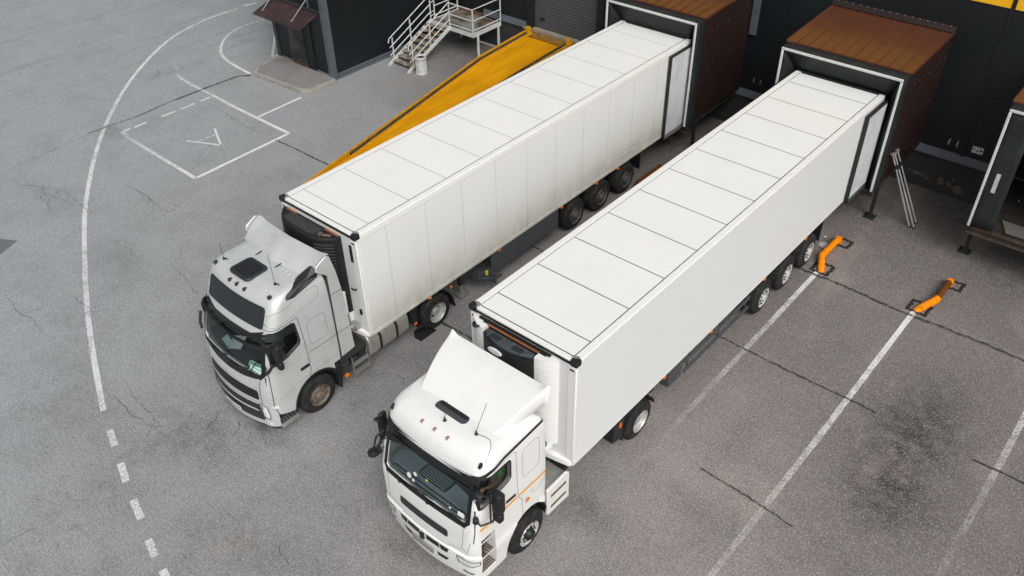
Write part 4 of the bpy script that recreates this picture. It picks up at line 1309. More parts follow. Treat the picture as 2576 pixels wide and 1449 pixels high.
    for sgn, x0_ in ((1, W - .44), (-1, .06)):
        mb = MB(); mb.box(x0_, x0_ + .38, 11.42, 11.45, .5, zb - .165)
        P('mud_flap', mb, 'blackplastic')
        mb = MB(); mb.box(x0_, x0_ + .38, 7.38, 7.41, .5, zb - .165)
        P('mud_flap', mb, 'blackplastic')
    # landing legs
    for xs in (.45, W - .45):
        mb = MB(); mb.box(xs - .07, xs + .07, 3.45, 3.6, .42, zb - .17)
        lg = P('landing_leg', mb, 'chassis', bevel=.01)
        mb = MB(); mb.box(xs - .045, xs + .045, 3.475, 3.575, .12, .419); mb.box(xs - .13, xs + .13, 3.38, 3.68, .06, .119)
        P('foot', mb, 'alu', lg, bevel=.01)
    if clean:
        mb = MB(); mb.box(W - .5, W - .06, 3.66, 4.22, .62, zb - .03); mb.box(.06, .5, 3.66, 4.22, .62, zb - .03)
        P('tool_box', mb, 'skirt', bevel=.05, split=('x', [1.3]))
        mb = MB()
        for xs in (W - .09, .05):
            for zz in (.95, .62):
                mb.box(xs, xs + .035, 4.3, 7.35, zz, zz + .12)
            for y in (4.5, 5.9, 7.2):
                mb.box(xs + .036 if xs < 1 else xs - .03, xs + .066 if xs < 1 else xs - .001, y, y + .05, .6, zb - .02)
        P('side_guard', mb, 'skirt', bevel=.01, split=('x', [1.3]))
    else:
        mb = MB(); mb.box(W - .05, W - .02, 4.3, 7.2, .51, zb - .03)
        mb.box(.02, .05, 4.3, 7.2, .51, zb - .03)
        P('side_skirt', mb, 'skirt', bevel=.01, split=('x', [1.3]))
        mb = MB(); mb.box(W - .42, W - .02, 3.78, 4.25, .60, .64); mb.box(W - .06, W - .02, 3.78, 4.25, .641, .78)
        mb.box(W - .05, W + .30, 4.1, 4.13, .45, .8); mb.hexa([(W - .02, 3.9, .56), (W + .28, 4.15, .56), (W + .28, 4.4, .56), (W - .02, 4.25, .56), (W - .02, 3.9, .60), (W + .28, 4.15, .60), (W + .28, 4.4, .60), (W - .02, 4.25, .60)])
        P('tool_tray', mb, 'skirt', bevel=.008)
        mb = MB(); mb.box(W + .0, W + .05, 4.02, 4.08, .66, .78)
        P('control_lever', mb, 'yellow_tag')
    for y in (1.95, 4.6, 7.3, 9.0, 10.1) if not clean else (3.3, 5.3, 7.9, 10.2):
        mb = MB(); mb.box(W - .06, W - .005, y, y + .10, zb - .10, zb - .045)
        P('side_marker', mb, 'orange_lamp', bevel=.006)
    mb = MB()
    random.seed(5)
    for i in range(24):
        mb.box(W - .045, W - .033, -.0085, -.0045, zb + .2 + i * .105, zb + .212 + i * .105)
    P('rivet', mb, 'alu')
    # ---- refrigeration unit
    if clean:
        # white louvred wings and a black domed centre
        def outline(y):  # y(x) of the unit face
            return y
        n = 24
        xs_ = [.10 + (2.06 - .10) * i / n for i in range(n + 1)]
        xc = (1.08)
        def fy_(x):
            u = (x - xc) / .98
            return -.06 - .50 * (1 - abs(u) ** 2.6)
        zt2, zb2 = zt - .16, zb + .42
        def fz_(x):
            d_ = abs(x - 1.16)
            return -.41 + .19 * (d_ / .63) ** 2 if d_ < .63 else -.22 + .18 * ((d_ - .63) / .41) ** 2.2
        for nm, a, b, mt in (('unit_wing', .12, .53, 'rail'), ('unit_grille', .53, 1.79, 'blackplastic'), ('unit_wing', 1.79, 2.2, 'rail')):
            m_ = 14
            pts = [(a + (b - a) * i / m_, fz_(a + (b - a) * i / m_)) for i in range(m_ + 1)]
            ztop = zt2 - (.0 if mt == 'rail' else .10)
            mb = MB(); mb.prism(pts + [(b, .0), (a, .0)], 'z', zb2 if mt == 'rail' else zb + .75, ztop)
            pu = P(nm, mb, mt, smooth=30)
            # louvres
            mb = MB()
            zz = zb2 + .55
            while zz < ztop - .1:
                if mt == 'rail':
                    pp = [(x, y_ - .004) for x, y_ in pts[1:-1]]
                    mb.prism(pp + [(x, y_ + .01) for x, y_ in pp[::-1]], 'z', zz, zz + .018)
                    zz += .16
                else:
                    if zz > zb + .8:
                        pp = [(x, y_ - .012) for x, y_ in pts[2:-2]]
                        mb.prism(pp + [(x, y_ + .01) for x, y_ in pp[::-1]], 'z', zz, zz + .02)
                    zz += .048
                    if zz > ztop - .35: break
            P('louvre', mb, 'side_clean' if mt == 'rail' else 'blackgloss', pu)
        # recessed top
        m_ = 16
        pts = [(.58 + 1.16 * i / m_, fz_(.58 + 1.16 * i / m_) + .01) for i in range(m_ + 1)]
        mb = MB(); mb.prism([(x, y + .03) for x, y in pts] + [(1.74, -.12), (.58, -.12)], 'z', zt2 - .099, zt2 - .02)
        tp = P('unit_top', mb, 'skirt', bevel=.02, smooth=30)
        for xc_ in (.88, 1.42):
            mb = MB(); mb.box(xc_ - .12, xc_ + .12, -.31, -.19, zt2 - .019, zt2 - .008)
            P('hatch', mb, 'charcoal', tp, bevel=.005)
            mb = MB()
            for dx_, dy_ in ((-.15, -.18), (.15, -.18), (-.15, -.31), (.15, -.31)):
                mb.tube([(xc_ + dx_, dy_, zt2 - .02), (xc_ + dx_, dy_, zt2 - .005)], .012, 8)
            P('screw', mb, 'chrome', tp)
        mb = MB(); mb.box(.4, 1.95, -.085, -.055, zt2 - .03, zt2 + .0)
        P('seal_strip', mb, 'reef_orange')
        mb = MB(); mb.box(.28, 2.02, -.054, -.002, zt2 - .1, zt2 + .04)
        mb.box(.25, .31, -.22, -.055, zt2 - .12, zt2 - .02)
        P('unit_bracket', mb, 'blackplastic')
        mb = MB(); mb.tube([(1.72, -.2, zt2 - .1), (1.85, -.16, zt2 - .06), (1.98, -.08, zt2 - .1)], .025, 8); mb.tube([(.33, -.25, zt2 - .06), (.42, -.2, zt2 - .02), (.48, -.1, zt2 - .06)], .025, 8)
        P('pipe', mb, 'chassis')
        mb = MB()
        rows_ = []
        for i in range(24):
            a = 2 * math.pi * i / 24
            rows_.append((1.0 + .17 * math.cos(a), 0, zt2 - .19 + .065 * math.sin(a)))
        mb.prism([(p_[0], p_[2]) for p_ in rows_], 'y', -.435, -.40)
        P('oval_badge', mb, 'rail', bevel=.004)
        mb = MB(); mb.box(1.66, 2.12, -.25, -.02, zb + .26, zb + .40)
        P('unit_base', mb, 'side_clean', bevel=.02)
        mb = MB(); mb.box(1.80, 2.1, -.235, -.21, zb + .43, zb + .56)
        P('dark_vent', mb, 'blackgloss')
        mb = MB(); mb.box(1.75, 2.0, -.28, -.05, zb + .1, zb + .24)
        P('battery_box', mb, 'chassis', bevel=.01)
    else:
        def fz_(x):
            u = min(1, abs((x - 1.13) / 1.0))
            return -.05 - .42 * (1 - u ** 3.6)
        m_ = 26
        a, b = .16, 2.10
        pts = [(a + (b - a) * i / m_, fz_(a + (b - a) * i / m_)) for i in range(m_ + 1)]
        ztop = zt - .20
        lay = []
        zs = [1.75, 1.9, 2.6, 3.0, 3.3, ztop - .08, ztop - .02, ztop]
        sc = [.9, .93, 1, 1.0, .99, .98, .93, .86]
        mb = MB()
        mb.loft([[(x, y * s_, z_) for x, y in pts] + [(b, .0, z_), (a, .0, z_)] for z_, s_ in zip(zs, sc)])
        un_ = P('unit_housing', mb, 'blackplastic', smooth=40)
        mb = MB()
        for zz in (2.35, 2.62, 2.89, 3.16, 3.43):
            pp = [(x, y * .99 - .01) for x, y in pts if x < 1.5 and x > .25]
            mb.prism(pp + [(x, y + .03) for x, y in pp[::-1]], 'z', zz, zz + .016)
        P('panel_groove', mb, 'blackgloss', un_)
        mb = MB()
        for i in range(15):
            zz = 2.5 + i * .085
            pp = [(x, y - .012) for x, y in pts if x > 1.62 and x < 2.07]
            mb.prism(pp + [(x, y + .02) for x, y in pp[::-1]], 'z', zz, zz + .03)
        P('louvre', mb, simple('grille_grey', srgb(70, 73, 74), .5), un_)
        mb = MB(); mb.prism([(x, y * .8) for x, y in pts if .45 < x < 1.65] + [(1.6, -.08), (.5, -.08)], 'z', ztop + .001, ztop + .02)
        def m_mesh():
            k = NT('top_mesh')
            v = k.obj()
            ck = k.n('ShaderNodeTexChecker'); ck.inputs['Scale'].default_value = 30
            k.l(v, ck.inputs[0])
            k.col(k.mix(ck.outputs[1], srgb(26, 28, 29), srgb(74, 76, 76))); k.rough(.6)
            return k.m
        P('top_grille', mb, m_mesh(), un_)
        mb = MB(); mb.box(.25, .62, -.055, -.004, ztop - .03, ztop + .01); mb.box(1.6, 2.05, -.055, -.004, ztop - .03, ztop + .01)
        P('seal_strip', mb, 'reef_orange', split=('x', [1.1]))
        mb = MB(); mb.tube([(1.68, -.2, ztop + .01), (1.8, -.25, ztop + .04), (1.95, -.15, ztop + .03)], .03, 8); mb.box(1.66, 1.74, -.3, -.2, ztop, ztop + .05)
        P('pipe', mb, simple('copper_pipe', srgb(110, 86, 74), .5))
        mb = MB(); mb.box(.35, 2.1, -.12, -.002, zb + .25, 1.74)
        mb.box(1.2, 2.1, -.25, -.13, 1.75, 2.4)
        P('unit_base', mb, 'rail', bevel=.02)
        mb = MB(); mb.box(2.36, 2.44, -.03, -.0045, zt - .75, zt - .3)
        P('document_holder', mb, 'blackplastic', bevel=.01)
        mb = MB(); mb.box(2.38, 2.46, -.04, -.0045, zb + .62, zb + .78)
        P('socket_box', mb, 'blackplastic', bevel=.02)
        mb = MB(); mb.tube([(2.27, -.06, zb + 1.35), (2.36, -.09, zb + 1.36), (2.40, -.02, zb + 1.36)], .02, 8)
        P('hook', mb, 'blackgloss')
        mb = MB(); mb.lathe([(0, .09), (.1, .09), (.13, .05)], (2.2, -.2, zb + .2), 'z', 16); mb.box(1.9, 2.3, -.16, -.02, zb + .13, zb + .3)
        P('coupling_box', mb, 'alu', bevel=.01)
    return t
T2Z, T2B = 4.10, 1.31
semitrailer('nearer clean white refrigerated semitrailer with smooth unmarked side, bright wheel rims', (0, 0, 0), 0, T2Z, T2B, 'roof_b', 'side_clean', True)
semitrailer('farther white refrigerated semitrailer with dusty jointed side panels and dark side skirt', (-6.086, .087, 0), R(.244), 4.07, 1.19, 'roof_a', 'side_dirty', False)

# ---------------------------------------------------------------- cab surfaces
def ring(z, yf, hw, yr, r, bulge):
    half = []
    n1, n2, n3 = 10, 7, 12
    xe = hw - r
    ye = yf + bulge + r
    for i in range(n1):
        x = xe * i / n1
        half.append((x, yf + bulge * (x / xe) ** 2))
    for i in range(n2 + 1):
        a = math.pi / 2 * i / n2
        half.append((xe + r * math.sin(a), yf + bulge + r * (1 - math.cos(a))))
    rr = .05
    for i in range(1, n3):
        half.append((hw, ye + (yr - rr - ye) * i / n3))
    for i in range(4):
        a = math.pi / 2 * i / 3
        half.append((hw - rr + rr * math.cos(a), yr - rr + rr * math.sin(a)))
    for i in range(1, 4):
        half.append(((hw - rr) * (1 - i / 4), yr))
    full = [(x, y, z) for x, y in half]
    full.append((0, yr, z))
    full += [(-x, y, z) for x, y in half[::-1][:-1]]
    return full
def interp(rings_, z):
    for a, b in zip(rings_, rings_[1:]):
        if a[0] <= z <= b[0]:
            f = (z - a[0]) / (b[0] - a[0])
            return tuple(u + (v - u) * f for u, v in zip(a, b))
    return rings_[-1]
def cab_mb(R_, inset=0, z0=None, z1=None, crown=None):
    zs = []
    for a, b in zip(R_, R_[1:]):
        n = max(1, int((b[0] - a[0]) / .09))
        zs += [a[0] + (b[0] - a[0]) * i / n for i in range(n)]
    zs.append(R_[-1][0])
    if z0 is not None: zs = [z0] + [z for z in zs if z0 + .02 < z < z1 - .02] + [z1]
    L = []
    for z in zs:
        q = interp(R_, z)
        L.append(ring(z, q[1] + inset, q[2] - inset, q[3] - inset, max(.06, q[4] - inset * .5), q[5]))
    if crown:
        zt_, q = R_[-1][0], R_[-1]
        for f, dz in crown:
            cy = (q[1] + q[3]) / 2
            L.append([(x * f, cy + (y - cy) * f, zt_ + dz) for x, y, z in ring(zt_, q[1], q[2], q[3], q[4], q[5])])
    mb = MB(); mb.loft(L)
    return mb
def tmp_obj(mb, name='tmp'):
    bmesh.ops.recalc_face_normals(mb.bm, faces=mb.bm.faces)
    me = bpy.data.meshes.new(name); mb.bm.to_mesh(me); mb.bm.free()
    o = bpy.data.objects.new(name, me); C.objects.link(o)
    return o
def boolean(obj, cutters):
    for c in cutters:
        m = obj.modifiers.new('b', 'BOOLEAN'); m.object = c; m.operation = 'DIFFERENCE'; m.solver = 'EXACT'
    dg = bpy.context.evaluated_depsgraph_get(); dg.update()
    me = bpy.data.meshes.new_from_object(obj.evaluated_get(dg))
    obj.modifiers.clear()
    obj.data = me
    for c in cutters:
        bpy.data.objects.remove(c)
    return obj
DIRS = {'front': (Vector((1, 0, 0)), Vector((0, 0, 1)), Vector((0, 1, 0))), 'right': (Vector((0, 1, 0)), Vector((0, 0, 1)), Vector((-1, 0, 0))),
        'left': (Vector((0, 1, 0)), Vector((0, 0, 1)), Vector((1, 0, 0))), 'top': (Vector((1, 0, 0)), Vector((0, 1, 0)), Vector((0, 0, -1))),
        'corner': (Vector((.75, .66, 0)).normalized(), Vector((0, 0, 1)), Vector((-.66, .75, 0)).normalized()),
        'cornerL': (Vector((-.75, .66, 0)).normalized(), Vector((0, 0, 1)), Vector((.66, .75, 0)).normalized())}
def hit(bvh, face, u, v, off_):
    U, V, D = DIRS[face]
    o = U * u + V * v - D * 9
    loc, nor, i, dist = bvh.ray_cast(o, D)
    if loc is None: return None
    if nor.dot(D) > 0: nor = -nor
    return loc + nor * off_
def ribbon(bvh, face, pts, wd, off_=.004, closed=False, step=.03):
    P2 = []
    src = pts + ([pts[0]] if closed else [])
    for a, b in zip(src, src[1:]):
        n = max(1, int(math.hypot(b[0] - a[0], b[1] - a[1]) / step))
        P2 += [(a[0] + (b[0] - a[0]) * i / n, a[1] + (b[1] - a[1]) * i / n) for i in range(n)]
    P2.append(src[-1])
    mb = MB(); rows = []
    N = len(P2)
    for i, (u, v) in enumerate(P2):
        a = P2[max(0, i - 1)]; b = P2[min(N - 1, i + 1)]
        if closed and i in (0, N - 1): a, b = P2[N - 2], P2[1]
        du, dv = b[0] - a[0], b[1] - a[1]
        L = math.hypot(du, dv) or 1
        nu, nv = -dv / L * wd / 2, du / L * wd / 2
        K = max(1, int(wd / .018))
        row = [hit(bvh, face, u + nu * (1 - 2 * j / K), v + nv * (1 - 2 * j / K), off_) for j in range(K + 1)]
        if any(q is None for q in row):
            rows.append(None); continue
        rows.append([mb.bm.verts.new(q) for q in row])
    for A, B in zip(rows, rows[1:]):
        if A and B:
            for j in range(len(A) - 1): mb.bm.faces.new((A[j], A[j + 1], B[j + 1], B[j]))
    return mb
def patch(bvh, face, poly, off_=.006, th=0, step=.04):
    bm = bmesh.new()
    f = bm.faces.new([bm.verts.new((u, v, 0)) for u, v in poly])
    us = [p[0] for p in poly]; vs = [p[1] for p in poly]
    u = min(us) + step
    while u < max(us) - .01:
        bmesh.ops.bisect_plane(bm, geom=bm.verts[:] + bm.edges[:] + bm.faces[:], plane_co=(u, 0, 0), plane_no=(1, 0, 0)); u += step
    v = min(vs) + step
    while v < max(vs) - .01:
        bmesh.ops.bisect_plane(bm, geom=bm.verts[:] + bm.edges[:] + bm.faces[:], plane_co=(0, v, 0), plane_no=(0, 1, 0)); v += step
    bmesh.ops.triangulate(bm, faces=[f for f in bm.faces if len(f.verts) > 4])
    bad = []
    for vt in bm.verts:
        p = hit(bvh, face, vt.co.x, vt.co.y, off_)
        if p is None: bad.append(vt)
        else: vt.co = p
    if bad: bmesh.ops.delete(bm, geom=bad, context='VERTS')
    if th:
        U, V, D = DIRS[face]
        r_ = bmesh.ops.extrude_face_region(bm, geom=bm.faces[:])
        for e in r_['geom']:
            if isinstance(e, bmesh.types.BMVert): e.co -= D * th
    mb = MB(); mb.bm.free(); mb.bm = bm
    return mb
def rrect(u0, u1, v0, v1, r, n=4, skew=0):
    out = []
    for cx, cy, a0 in ((u1 - r, v1 - r, 0), (u0 + r, v1 - r, 90), (u0 + r, v0 + r, 180), (u1 - r, v0 + r, 270)):
        for i in range(n + 1):
            a = R(a0 + 90 * i / n)
            x_, y_ = cx + r * math.cos(a), cy + r * math.sin(a)
            out.append((x_, y_ + skew * (x_ - u0)))
    return out
def bvh_of(mb):
    bmesh.ops.recalc_face_normals(mb.bm, faces=mb.bm.faces)
    return BVHTree.FromBMesh(mb.bm)

def person_driver(loc):
    """seated driver, both forearms towards the wheel; body is one skinned surface"""
    t = thing('person', 'driver in a bright green shirt sitting at the wheel of the white cab', 'person', loc)
    def skin(name, V, E_, mat, parent, sub=2):
        me = bpy.data.meshes.new(name)
        me.from_pydata([v[:3] for v in V], E_, [])
        o = bpy.data.objects.new(name, me); C.objects.link(o)
        sk = o.modifiers.new('s', 'SKIN')
        me.skin_vertices.new() if not me.skin_vertices else None
        for i, v in enumerate(V):
            me.skin_vertices[0].data[i].radius = (v[3], v[4] if len(v) > 4 else v[3])
        me.skin_vertices[0].data[0].use_root = True
        ss = o.modifiers.new('u', 'SUBSURF'); ss.levels = sub; ss.render_levels = sub
        dg = bpy.context.evaluated_depsgraph_get(); dg.update()
        m2 = bpy.data.meshes.new_from_object(o.evaluated_get(dg))
        o.modifiers.clear(); o.data = m2
        m2.materials.clear(); m2.materials.append(M[mat])
        m2.polygons.foreach_set('use_smooth', [True] * len(m2.polygons))
        o.name = name; o.parent = parent
        return o
    # local: seat at origin, facing -y
    V = [(0, 0, .1, .15, .12), (0, -.01, .3, .14, .11), (0, 0, .5, .155, .11), (0, 0, .57, .07), (0, -.01, .66, .055), (0, -.02, .72, .075, .08), (0, -.02, .80, .085, .1), (0, -.01, .88, .06, .07),
         (.19, 0, .51, .055), (.26, -.14, .30, .045), (.22, -.38, .34, .034), (.20, -.45, .36, .028), (-.19, 0, .51, .055), (-.26, -.12, .30, .045), (-.20, -.36, .33, .034), (-.18, -.44, .36, .028),
         (.1, -.1, .07, .09), (.12, -.48, .1, .075), (.12, -.52, -.3, .05), (.12, -.62, -.36, .04), (-.1, -.1, .07, .09), (-.12, -.48, .1, .075), (-.12, -.52, -.3, .05), (-.12, -.62, -.36, .04)]
    E_ = [(0, 1), (1, 2), (2, 3), (3, 4), (4, 5), (5, 6), (6, 7), (2, 8), (8, 9), (9, 10), (10, 11), (2, 12), (12, 13), (13, 14), (14, 15), (0, 16), (16, 17), (17, 18), (18, 19), (0, 20), (20, 21), (21, 22), (22, 23)]
    fing = []
    for s, wr in ((1, 11), (-1, 15)):
        wx, wy, wz = V[wr][:3]
        for q in range(4):
            fx = wx + (q - 1.5) * .019
            i0 = len(V)
            ln = (.035, .042, .038, .03)[q]
            V.append((fx, wy - .05, wz + .012, .009)); V.append((fx, wy - .05 - ln, wz + .0, .009)); V.append((fx, wy - .045 - ln, wz - .03, .008))
            E_ += [(wr, i0), (i0, i0 + 1), (i0 + 1, i0 + 2)]
        i0 = len(V)
        V.append((wx - s * .035, wy - .02, wz - .005, .010)); V.append((wx - s * .05, wy - .05, wz - .02, .009))
        E_ += [(wr, i0), (i0, i0 + 1)]
    body = skin('body', V, E_, 'skin', t)
    SV = [(0, 0, .06, .17, .14), (0, -.01, .3, .165, .135), (0, 0, .5, .175, .13), (0, 0, .585, .08), (.2, 0, .515, .075), (.255, -.11, .34, .062), (-.2, 0, .515, .075), (-.255, -.1, .34, .062)]
    skin('shirt', SV, [(0, 1), (1, 2), (2, 3), (2, 4), (4, 5), (2, 6), (6, 7)], 'shirt', t)
    TV = [(0, 0, .03, .17, .14), (.1, -.1, .06, .105), (.12, -.47, .10, .088), (.12, -.52, -.26, .065), (-.1, -.1, .06, .105), (-.12, -.47, .10, .088), (-.12, -.52, -.26, .065)]
    skin('trousers', TV, [(0, 1), (1, 2), (2, 3), (0, 4), (4, 5), (5, 6)], 'trousers', t)
    HV = [(0, .02, .82, .085, .09), (0, .01, .90, .07, .08), (0, -.04, .93, .05, .06)]
    skin('hair', HV, [(0, 1), (1, 2)], 'hair', t)
    for nm, cs, r_, mt in (('eye', ((.033, -.108, .80), (-.033, -.108, .80)), .012, 'dashdark'), ('ear', ((.086, -.02, .79), (-.086, -.02, .79)), .02, 'skin'), ('nose', ((0, -.125, .775),), .015, 'skin'), ('mouth', ((0, -.112, .745),), .014, 'reef_orange')):
        for c in cs:
            mb = MB(); mb.lathe([(-r_, .0005), (-r_ * .6, r_ * .8), (0, r_), (r_ * .6, r_ * .8), (r_, .0005)], c, 'x' if nm != 'nose' else 'z', 10)
            mb.build(nm, mt, t, smooth=60)
    return t

# ---------------------------------------------------------------- white tractor (nearer)
def tractor_white():
    X0 = 1.3
    t = thing('truck_tractor', 'all white truck cab with tall roof spoiler and thin orange side stripe', 'truck', (X0, 0, 0), 0, 'truck tractors coupled to the trailers')
    P = lambda name, mb, mat, parent=t, **k: mb.build(name, mat, parent, **k)
    RG = [(.36, -2.76, 1.17, -.80, .30, .10), (.42, -2.85, 1.24, -.80, .32, .11), (.62, -2.88, 1.25, -.79, .32, .11), (.92, -2.90, 1.265, -.79, .32, .10), (1.0, -2.90, 1.27, -.79, .31, .09),
          (1.13, -2.89, 1.265, -.78, .30, .08), (1.16, -2.85, 1.25, -.78, .30, .07), (1.3, -2.86, 1.25, -.78, .28, .06), (1.9, -2.81, 1.25, -.77, .20, .05), (2.0, -2.78, 1.25, -.77, .16, .05), (2.5, -2.665, 1.245, -.77, .15, .05), (2.93, -2.545, 1.24, -.77, .16, .05),
          (3.06, -2.53, 1.235, -.78, .24, .06), (3.2, -2.51, 1.225, -.80, .30, .07), (3.32, -2.46, 1.20, -.84, .32, .08), (3.40, -2.39, 1.16, -.90, .32, .09), (3.455, -2.28, 1.10, -1.0, .30, .10)]
    crown = [(.92, .02), (.7, .035), (.35, .04)]
    bv = bvh_of(cab_mb(RG, crown=crown))
    body = tmp_obj(cab_mb(RG, crown=crown), 'cab_body')
    cut = []
    cut.append(tmp_obj(cab_mb(RG, .07, 1.55, 3.05)))                                    # hollow interior
    ws = [(-.97, 2.06), (.97, 2.06), (1.03, 2.12), (1.00, 2.88), (.95, 2.93), (-.95, 2.93), (-1.00, 2.88), (-1.03, 2.12)]
    cut.append(tmp_obj(MB().prism(ws, 'y', -3.2, -2.2)))
    sw = [(-2.57, 2.45), (-1.82, 2.57), (-1.775, 2.62), (-1.765, 3.02), (-1.80, 3.07), (-2.44, 3.07), (-2.54, 3.0)]
    cut.append(tmp_obj(MB().prism(sw, 'x', -1.6, -1.0))); cut.append(tmp_obj(MB().prism(sw, 'x', 1.0, 1.6)))
    for s in (-1, 1):
        a, b = sorted((s * .72, s * 1.6))
        archp = [(-1.31 + .64 * math.cos(R(i * 12)), .48 + .78 * math.sin(R(i * 12))) for i in range(16)]
        archp = archp + [(-1.95, -.2), (-.67, -.2)]
        cut.append(tmp_obj(MB().prism(archp, 'x', a, b)))
        a, b = sorted((s * .93, s * 1.6))
        cut.append(tmp_obj(MB().box(a, b, -2.60, -2.24, .58, 1.62)))
    cut.append(tmp_obj(MB().box(-1.6, 1.6, -.72, .3, .1, 1.10)))
    boolean(body, cut)
    body.name = 'cab_body'
    body.data.materials.clear(); body.data.materials.append(M['white'])
    body.data.polygons.foreach_set('use_smooth', [True] * len(body.data.polygons))
    body.data.set_sharp_from_angle(angle=R(28))
    body.parent = t
    # glass
    P('windscreen', patch(bv, 'front', ws, -.02), 'glass', smooth=60)
    P('side_window', patch(bv, 'right', sw, -.015), 'glass', smooth=60)
    P('side_window', patch(bv, 'left', sw, -.015), 'glass', smooth=60)
    fr = P('windscreen_frame', ribbon(bv, 'front', [(-1.0, 2.03), (1.0, 2.03), (1.06, 2.10), (1.03, 2.90), (.97, 2.96), (-.97, 2.96), (-1.03, 2.90), (-1.06, 2.10)], .085, .008, True), 'blackgloss')
    P('tint_band', patch(bv, 'front', [(-.97, 2.78), (.97, 2.78), (.96, 2.92), (-.96, 2.92)], -.012), 'blackgloss')
    for fc in ('right', 'left'):
        P('window_seal', ribbon(bv, fc, sw, .04, .004, True), 'blackplastic')
        P('drip_rail', ribbon(bv, fc, [(-2.50, 2.95), (-2.44, 3.08), (-2.25, 3.17), (-1.9, 3.235), (-.84, 3.29)], .055, .012), 'blackplastic')
        P('stripe', ribbon(bv, fc, [(-2.62, 1.93), (-1.62, 1.91)], .06, .004), 'orange_stripe')
        P('stripe', ribbon(bv, fc, [(-1.57, 1.91), (-.80, 1.90)], .06, .004), 'orange_stripe')
        dl = P('door_gap', ribbon(bv, fc, [(-2.72, 1.60), (-2.69, 2.0), (-2.62, 2.42)], .014), 'gapline')
        P('door_gap', ribbon(bv, fc, [(-1.62, 3.16), (-1.605, 2.2), (-1.60, 1.9), (-1.48, 1.72), (-1.47, 1.25)], .012), 'softgap')
        P('door_gap', ribbon(bv, fc, [(-2.6, 3.0), (-2.45, 3.11), (-1.66, 3.17), (-1.62, 3.12)], .010), 'softgap')
        P('panel_crease', ribbon(bv, fc, rrect(-1.45, -.98, 2.28, 3.02, .1), .010, .002, True), 'softgap')
        P('door_handle', patch(bv, fc, [(-1.93, 2.01), (-1.66, 1.99), (-1.66, 2.07), (-1.93, 2.09)], .006, .0), 'blackplastic')
        P('fender_gap', ribbon(bv, fc, [(-1.2, 1.78), (-1.18, 1.62), (-.95, 1.60), (-.82, 1.78)], .010, .002), 'softgap')
        for (a, b) in ((-1.40, 1.53), (-.84, 1.20)):
            P('indicator', patch(bv, fc, [(a, b), (a + .12, b + .01), (a + .1, b + .1), (a + .02, b + .1)], .02), 'orange_lamp')
    # front details
    P('grille_strip', patch(bv, 'front', rrect(-.62, .62, 1.42, 1.62, .05), .008), 'charcoal')
    P('panel_gap', ribbon(bv, 'front', [(.98, 2.0), (.96, 1.5), (.93, 1.36), (1.02, 1.30)], .012), 'softgap')
    P('panel_gap', ribbon(bv, 'front', [(-.98, 2.0), (-.96, 1.5), (-.93, 1.36), (-1.02, 1.30)], .012), 'softgap')
    P('panel_gap', ribbon(bv, 'front', [(-.9, 1.30), (-.66, 1.27), (-.62, 1.16), (.62, 1.16), (.66, 1.27), (.9, 1.30)], .010, .003), 'softgap')
    for pl_ in ([(-.64, 1.11), (-.42, 1.11), (-.45, .97), (-.60, .97)], [(-.40, 1.11), (-.09, 1.11), (-.09, .98), (-.43, .98)], [(.09, 1.11), (.40, 1.11), (.43, .98), (.09, .98)], [(.42, 1.11), (.64, 1.11), (.60, .97), (.45, .97)]):
        P('intake', patch(bv, 'front', pl_, .006), 'blackgloss')
    P('intake', patch(bv, 'front', [(-.60, .80), (-.34, .80), (-.34, .68), (-.50, .68)], .006), 'blackgloss')
    P('intake', patch(bv, 'front', [(.34, .80), (.62, .80), (.54, .68), (.34, .68)], .006), 'blackgloss')
    mb = MB(); mb.box(-.05, .05, -2.95, -2.895, .94, 1.10)
    P('emblem', mb, 'blackgloss', bevel=.015)
    mb = MB(); mb.box(-.28, .27, -2.93, -2.905, .70, .82)
    npl = P('number_plate', mb, 'alu', bevel=.004)
    for fc, s in (('corner', 1), ('cornerL', -1)):
        hl = [(-.98 + .0, .86), (-.60, .90), (-.57, 1.02), (-.60, 1.07), (-.93, 1.08), (-1.0, 1.0)]
        # u runs along the corner diagonal: centre lies near u = x*.75 + y*.66
        uc = 1.12 * .75 - 2.72 * .66
        hp = [(uc - .27, .88), (uc - .02, .87), (uc + .13, .93), (uc + .14, 1.03), (uc - .05, 1.05), (uc - .30, 1.08)]
        P('headlamp', patch(bv, fc, hp, .006, .0, .04), 'lens', smooth=50)
        P('headlamp_bezel', ribbon(bv, fc, hp, .02, .009, True, .03), 'gapline')
        P('fog_lamp', patch(bv, fc, [(uc - .2, .60), (uc + .0, .57), (uc + .02, .62), (uc - .2, .66)], .004, 0, .04), 'skirt')
        P('corner_intake', ribbon(bv, fc, [(uc - .02, 1.62), (uc - .10, 1.28), (uc - .08, 1.24)], .012, .003), 'softgap')
    # lower edge of bumper, dark
    mb = MB(); q = ring(.30, -2.72, 1.12, -2.3, .25, .1); mb.loft([q, [(x, y, .358) for x, y, z in q]])
    P('bumper_lip', mb, 'blackplastic')
    # door steps
    for s in (-1, 1):
        mb = MB()
        a, b = sorted((s * .931, s * .95))
        mb.box(a, b, -2.598, -2.242, .59, 1.61)
        P('step_back', mb, 'chassis')
        for zz, dep in ((.64, 1.245), (1.0, 1.21), (1.36, 1.16)):
            a, b = sorted((s * .951, s * dep))
            mb = MB()
            for i in range(7):
                yy = -2.59 + i * .053
                mb.box(a, b, yy, yy + .012, zz, zz + .02)
            for i in range(6):
                xx = a + (b - a) * i / 5.5
                mb.box(xx, xx + .012, -2.59, -2.25, zz + .001, zz + .019)
            P('step', mb, simple('step_mesh', srgb(120, 104, 92), .6, metal=.3, var=.2) if 'stepm' not in M else M['stepm'])
            mb = MB()
            mb.box(*sorted((s * (dep - .03), s * dep)), -2.597, -2.243, zz - .03, zz - .001)
            P('step_edge', mb, 'white', bevel=.006)
